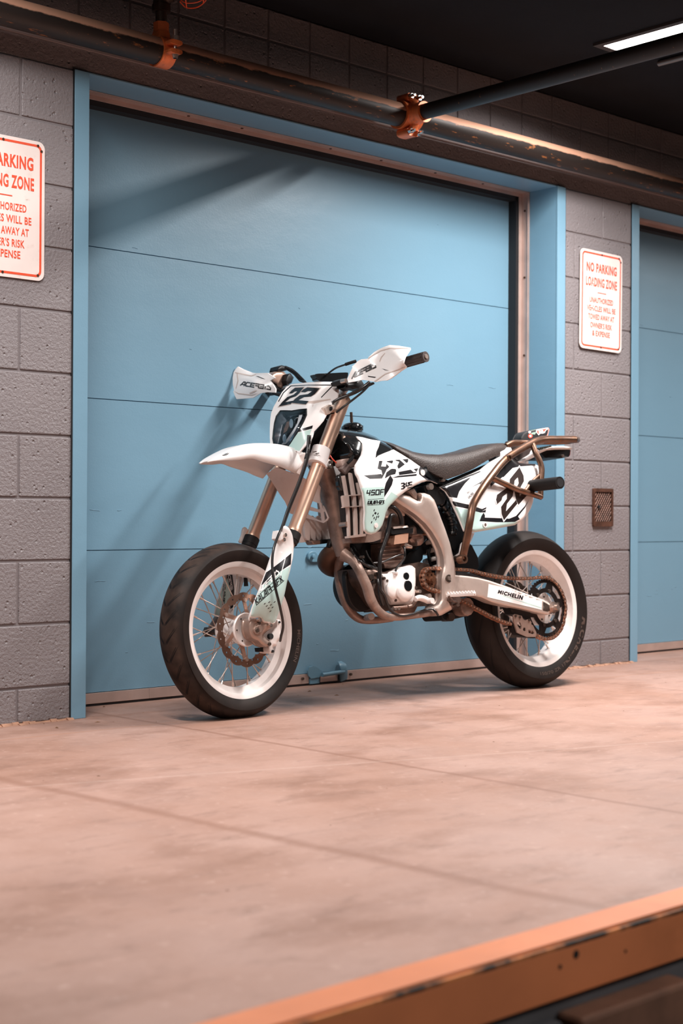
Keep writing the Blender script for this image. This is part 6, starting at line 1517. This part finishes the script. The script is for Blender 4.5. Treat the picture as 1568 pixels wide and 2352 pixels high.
decal(mb, Fm, S('A', hz([(525, 885), (585, 865), (565, 950), (450, 1170), (345, 1350), (275, 1412), (200, 1415), (290, 1340), (400, 1180), (485, 1040)])), vm, 0, lift=-.010)
decal(mb, Fm, S('A', hz([(215, 1060), (222, 1065), (135, 1440), (122, 1440)])), vm, 0, lift=-.008, step=10)
build('reflector_trim', mb, mat('pale_reflector', (.85, .76, .72), .3), HL)
mb = MB()
decal(mb, Fm, S('A', hz([(300, 1010), (345, 1000), (340, 1090), (300, 1180), (235, 1220), (250, 1130)])), vm, 0, lift=-.012)
build('bronze_reflector', mb, mat('bronze_reflector', (.45, .25, .18), .3, .6), HL)
mb = MB()
for x, y, rx, ry in ((380, 1040, 34, 84), (260, 1312, 34, 78)):
    q = S('A', hz([(x, y)]))[0]; decal(mb, Fm, [(q[0]+rx/7.84*math.cos(a), q[1]+ry/7.84*math.sin(a)) for a in np.linspace(0, 2*PI, 25)[:-1]], vm, 0, lift=-.009, step=6)
build('projector_lens', mb, mat('blue_glass_eye', (.52, .64, .72), .06, .5), HL)
mb = MB(); q = S('A', hz([(458, 1000)]))[0]
sweep(mb, [Fm.P(q[0]+42/7.84*math.cos(a), q[1]+68/7.84*math.sin(a), vm(*q))+Fm.U*.008 for a in np.linspace(0, 2*PI, 19)[:-1]], .0012, closed=True, n=2, segs=6); build('lamp_ring', mb, CHROME, HL)
mb = MB(); P2, T = tri2d(lens, (), 8); n = len(P2)
a_ = [Fm.P(x, y, vm(x, y))-Fm.U*(.006*min(1, pdist(x, y, lens)/8)) for x, y in P2]
mb.add(a_+[p+Fm.U*.0025 for p in a_], list(T)+[tuple(n+i for i in reversed(t_)) for t_ in T]); build('clear_lens', mb, GLASS, HL, smooth=60)

# fender: lofted about the wheel plane
def loft(secs):
    K = len(secs[0]); vs = [p for s_ in secs for p in s_]; fs = []
    for i in range(len(secs)-1):
        for k in range(K-1): fs.append((i*K+k, i*K+k+1, (i+1)*K+k+1, (i+1)*K+k))
    return vs, fs
def shell(name, secs, th, mats, par=BK, extra=None):
    vs, fs = loft(secs); me = MB(); me.add(vs, fs)
    if extra: extra(me)
    o = build(name, me, mats, par, smooth=60, fix=False)
    so_ = o.modifiers.new('thickness', 'SOLIDIFY'); so_.thickness = th; so_.offset = 0
    return o
st = [((100, 1182), (97, 1178), .018), ((160, 1172), (150, 1140), .038), ((240, 1166), (235, 1098), .055), ((380, 1162), (330, 1052), .068), ((500, 1150), (430, 1027), .076), ((590, 1175), (560, 1022), .08), ((680, 1200), (680, 1030), .082), ((770, 1228), (790, 1052), .084), ((830, 1256), (870, 1085), .084), ((890, 1282), (925, 1122), .082)]
secs = []; 
for e, c, hw in st:
    pe = Fm.loc(Fm.P(*S('A', [e])[0], -hw)); pc = Fm.loc(Fm.P(*S('A', [c])[0], -.2*hw))
    dz = pc[2]-pe[2]; du = pc[0]-pe[0]; sec = []
    for f, g in ((1, 0), (1.0, .35), (.93, .72), (.8, .9), (.55, .985), (.25, 1.0), (0, .98)): sec.append(V3(pe[0]+du*g, -hw*f, pe[2]+dz*g))
    full = sec+[V3(q[0], -q[1], q[2]) for q in sec[-2::-1]]
    secs.append([Fm.L(*q) for q in full])
# densify along length
K = len(secs[0]); cols = [catmull([s_[k] for s_ in secs], 4) for k in range(K)]; secs2 = [[cols[k][i] for k in range(K)] for i in range(len(cols[0]))]
fend = shell('front_fender', secs2, .004, [WHITE, BLKG], BK)
from mathutils.bvhtree import BVHTree
vs_, fs_ = loft(secs2); bvh = BVHTree.FromPolygons([tuple(p) for p in vs_], fs_)
def onfender(x, y, lift):
    d = cr*(x-784)/FPX - cu*(y-1176)/FPX + cf; d /= np.linalg.norm(d); h = bvh.ray_cast(Vector(CAM), Vector(d))
    if h[0] is None: return None
    return np.array(h[0])-d*lift
lg_ = MB(); qx, qy = S('A', [(252, 1101)])[0]
def flatdec(poly, mi, lift):
    P = [onfender(qx+a, qy+b, lift) for a, b in poly]
    if all(p is not None for p in P): lg_.add(P, [tuple(range(len(P)))], mi)
def oval(r): return [(12*r*math.cos(a)+1.5*r*math.sin(a), 4.8*r*math.sin(a)-2.2*r*math.cos(a)) for a in np.linspace(0, 2*PI, 25)[:-1]]
flatdec(oval(1.0), 1, .006); flatdec(oval(.84), 0, .0066); flatdec(oval(.70), 1, .0072)
for a in (PI/2+.2, PI*7/6+.1, -PI/6+.1):
    c, s_ = math.cos(a), -math.sin(a)
    flatdec([(-.9*s_*.9, .9*c*.35), (.9*s_*.9, -.9*c*.35), (8*c, 3.1*s_-1.5*c)], 0, .0078)
build('fender_emblem', lg_, [WHITE, BLKG], BK, fix=False, label='small round black emblem on the fender tip')
# rear half of the fender hanging behind the fork legs
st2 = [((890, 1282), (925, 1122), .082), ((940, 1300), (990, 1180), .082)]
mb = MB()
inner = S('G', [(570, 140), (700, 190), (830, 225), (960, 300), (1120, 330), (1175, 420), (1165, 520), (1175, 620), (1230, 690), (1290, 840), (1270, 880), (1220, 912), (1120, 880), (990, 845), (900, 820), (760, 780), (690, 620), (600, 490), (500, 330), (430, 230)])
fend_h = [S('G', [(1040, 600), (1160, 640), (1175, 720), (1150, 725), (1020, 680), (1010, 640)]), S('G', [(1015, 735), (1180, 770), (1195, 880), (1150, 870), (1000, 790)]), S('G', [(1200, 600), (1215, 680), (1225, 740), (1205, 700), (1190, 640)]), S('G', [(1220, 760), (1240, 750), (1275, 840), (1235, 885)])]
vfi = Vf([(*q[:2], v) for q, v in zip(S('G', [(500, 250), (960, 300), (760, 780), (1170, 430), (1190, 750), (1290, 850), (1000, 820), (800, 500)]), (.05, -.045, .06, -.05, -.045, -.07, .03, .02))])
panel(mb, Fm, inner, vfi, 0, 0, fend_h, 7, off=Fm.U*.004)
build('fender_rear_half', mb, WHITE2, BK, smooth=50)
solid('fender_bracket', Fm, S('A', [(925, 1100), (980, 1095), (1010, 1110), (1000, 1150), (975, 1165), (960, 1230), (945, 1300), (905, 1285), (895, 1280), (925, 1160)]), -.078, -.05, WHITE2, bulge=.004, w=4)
# clutter between fork and tank
mb = MB()
for pts, r_ in ((([(1260, 870, -.05), (1310, 960, -.05), (1290, 1050, -.04), (1215, 1110, -.03)]), .003), (([(1240, 950, 0), (1290, 1000, 0), (1340, 1040, -.02)]), .008), (([(1230, 1000, 0), (1270, 1040, -.02), (1380, 1050, -.06), (1440, 1075, -.06), (1470, 1110, -.06)]), .007), (([(1210, 1120, 0), (1250, 1030, 0), (1240, 940, 0)]), .009)):
    sweep(mb, [B.P(*q) for q in S('A', pts)], r_, segs=8)
build('cable_bundle', mb, BLKGL, BK)
solid('steering_head', B, S('A', [(1150, 790), (1280, 850), (1300, 960), (1400, 1020), (1490, 1020), (1500, 1100), (1440, 1150), (1340, 1160), (1300, 1200), (1240, 1220), (1180, 1180), (1100, 1100), (1000, 1090), (960, 1060), (1040, 960), (1100, 880)]), .0, .06, BLK)
hose('red_wire', 'A', [(1195, 1100, -.06), (1225, 1150, -.07), (1275, 1200, -.07)], .0022, REDW)
mb = MB(); sweep(mb, [B.P(*q) for q in S('A', [(1435, 1095, -.11), (1400, 1150, -.11), (1365, 1190, -.11)])], [.004, .007, .006], segs=12); build('wire_connector', mb, BLKGL, BK)
solid('relay_box', B, S('A', [(1300, 1240), (1360, 1190), (1405, 1240), (1350, 1300)]), -.105, -.085, mat('brown_relay', (.13, .09, .08), .5))
solid('radiator_upper_hose', B, catmull(S('A', [(1305, 1165), (1345, 1150), (1450, 1150), (1455, 1200), (1430, 1230), (1340, 1235), (1310, 1210)]), 2, True), -.095, -.06, mat('pinkish_silicone', (.42, .30, .26), .4))
hose('headlight_hose', 'A', [(1045, 880, -.10), (1035, 960, -.115), (1010, 1060, -.13), (985, 1150, -.135)], .0052, HOSE, Fm)
solid('inner_fork_shadow_plate', Fm, S('A', [(1050, 950), (1100, 860), (1180, 780), (1150, 850), (1100, 950), (1060, 1040), (960, 1080), (960, 1040), (980, 1000), (1030, 970)]), -.04, .0, BLK)

# ------------------------------------------------------------------ tail bag riding behind the seat
tbg = empty('tail_bag', tuple(B.P(*S('C', [(1000, 300)])[0], 0))); tag(tbg, 'small black bag with red and green stickers strapped behind the motorcycle seat', 'bag')
mb = MB(); bo = S('C', [(918, 292), (925, 250), (945, 215), (970, 200), (1060, 180), (1120, 168), (1170, 162), (1182, 180), (1165, 245), (1100, 250), (1040, 272), (1020, 295), (960, 305)])
vb_ = Vf([(0, 0, -.05)], bo, .008, 5); panel(mb, B, bo, vb_, .045, 0, (), 6)
build('bag_body', mb, mat('black_fabric', (.012, .012, .014), .7, bump=.3, bscale=500), tbg, smooth=50)
mb = MB(); decal(mb, B, S('C', [(1062, 182), (1172, 164), (1168, 180), (1150, 190), (1140, 212), (1120, 220), (1100, 218), (1085, 235), (1068, 215), (1060, 205)]), vb_, 0, lift=.002)
decal(mb, B, S('C', [(1072, 190), (1120, 182), (1160, 172), (1150, 185), (1130, 205), (1095, 212), (1080, 222), (1070, 205)]), vb_, 1, lift=.0026)
textd(mb, B, 'BB', S('C', [(1085, 212), (1128, 204), (1126, 184), (1083, 192)]), vb_, 0, .04, lift=.0034); build('red_sticker', mb, [WHG, STK_R], tbg, label='red lettered sticker')
mb = MB(); decal(mb, B, S('C', [(1012, 192), (1058, 180), (1060, 212), (1050, 228), (1015, 225)]), vb_, 0, lift=.002); build('green_sticker', mb, STK_G, tbg, label='grey-green sticker')
mb = MB(); q = S('C', [(1010, 240)])[0]
for r_, mi in ((5.2, 0), (2.6, 1)): decal(mb, B, [(q[0]+r_*math.cos(a), q[1]+r_*math.sin(a)) for a in np.linspace(0, 2*PI, 17)[:-1]], vb_, mi, lift=.002+.0008*mi)
build('round_sticker', mb, [STK_R, WHG], tbg, label='round red and white sticker')
mb = MB(); decal(mb, B, [(S('C', [(1003, 206)])[0][0]+2.8*math.cos(a), S('C', [(1003, 206)])[0][1]+2.8*math.sin(a)) for a in np.linspace(0, 2*PI, 13)[:-1]], vb_, 0, lift=.0026); build('white_sticker', mb, WHG, tbg, label='small round white sticker')
mb = MB(); panel(mb, B, S('C', [(1170, 162), (1182, 180), (1165, 245), (1158, 244), (1172, 182)]), -.056, .04, 0, (), 5); build('red_piping', mb, mat('pale_red_piping', (.7, .3, .24), .5), tbg)
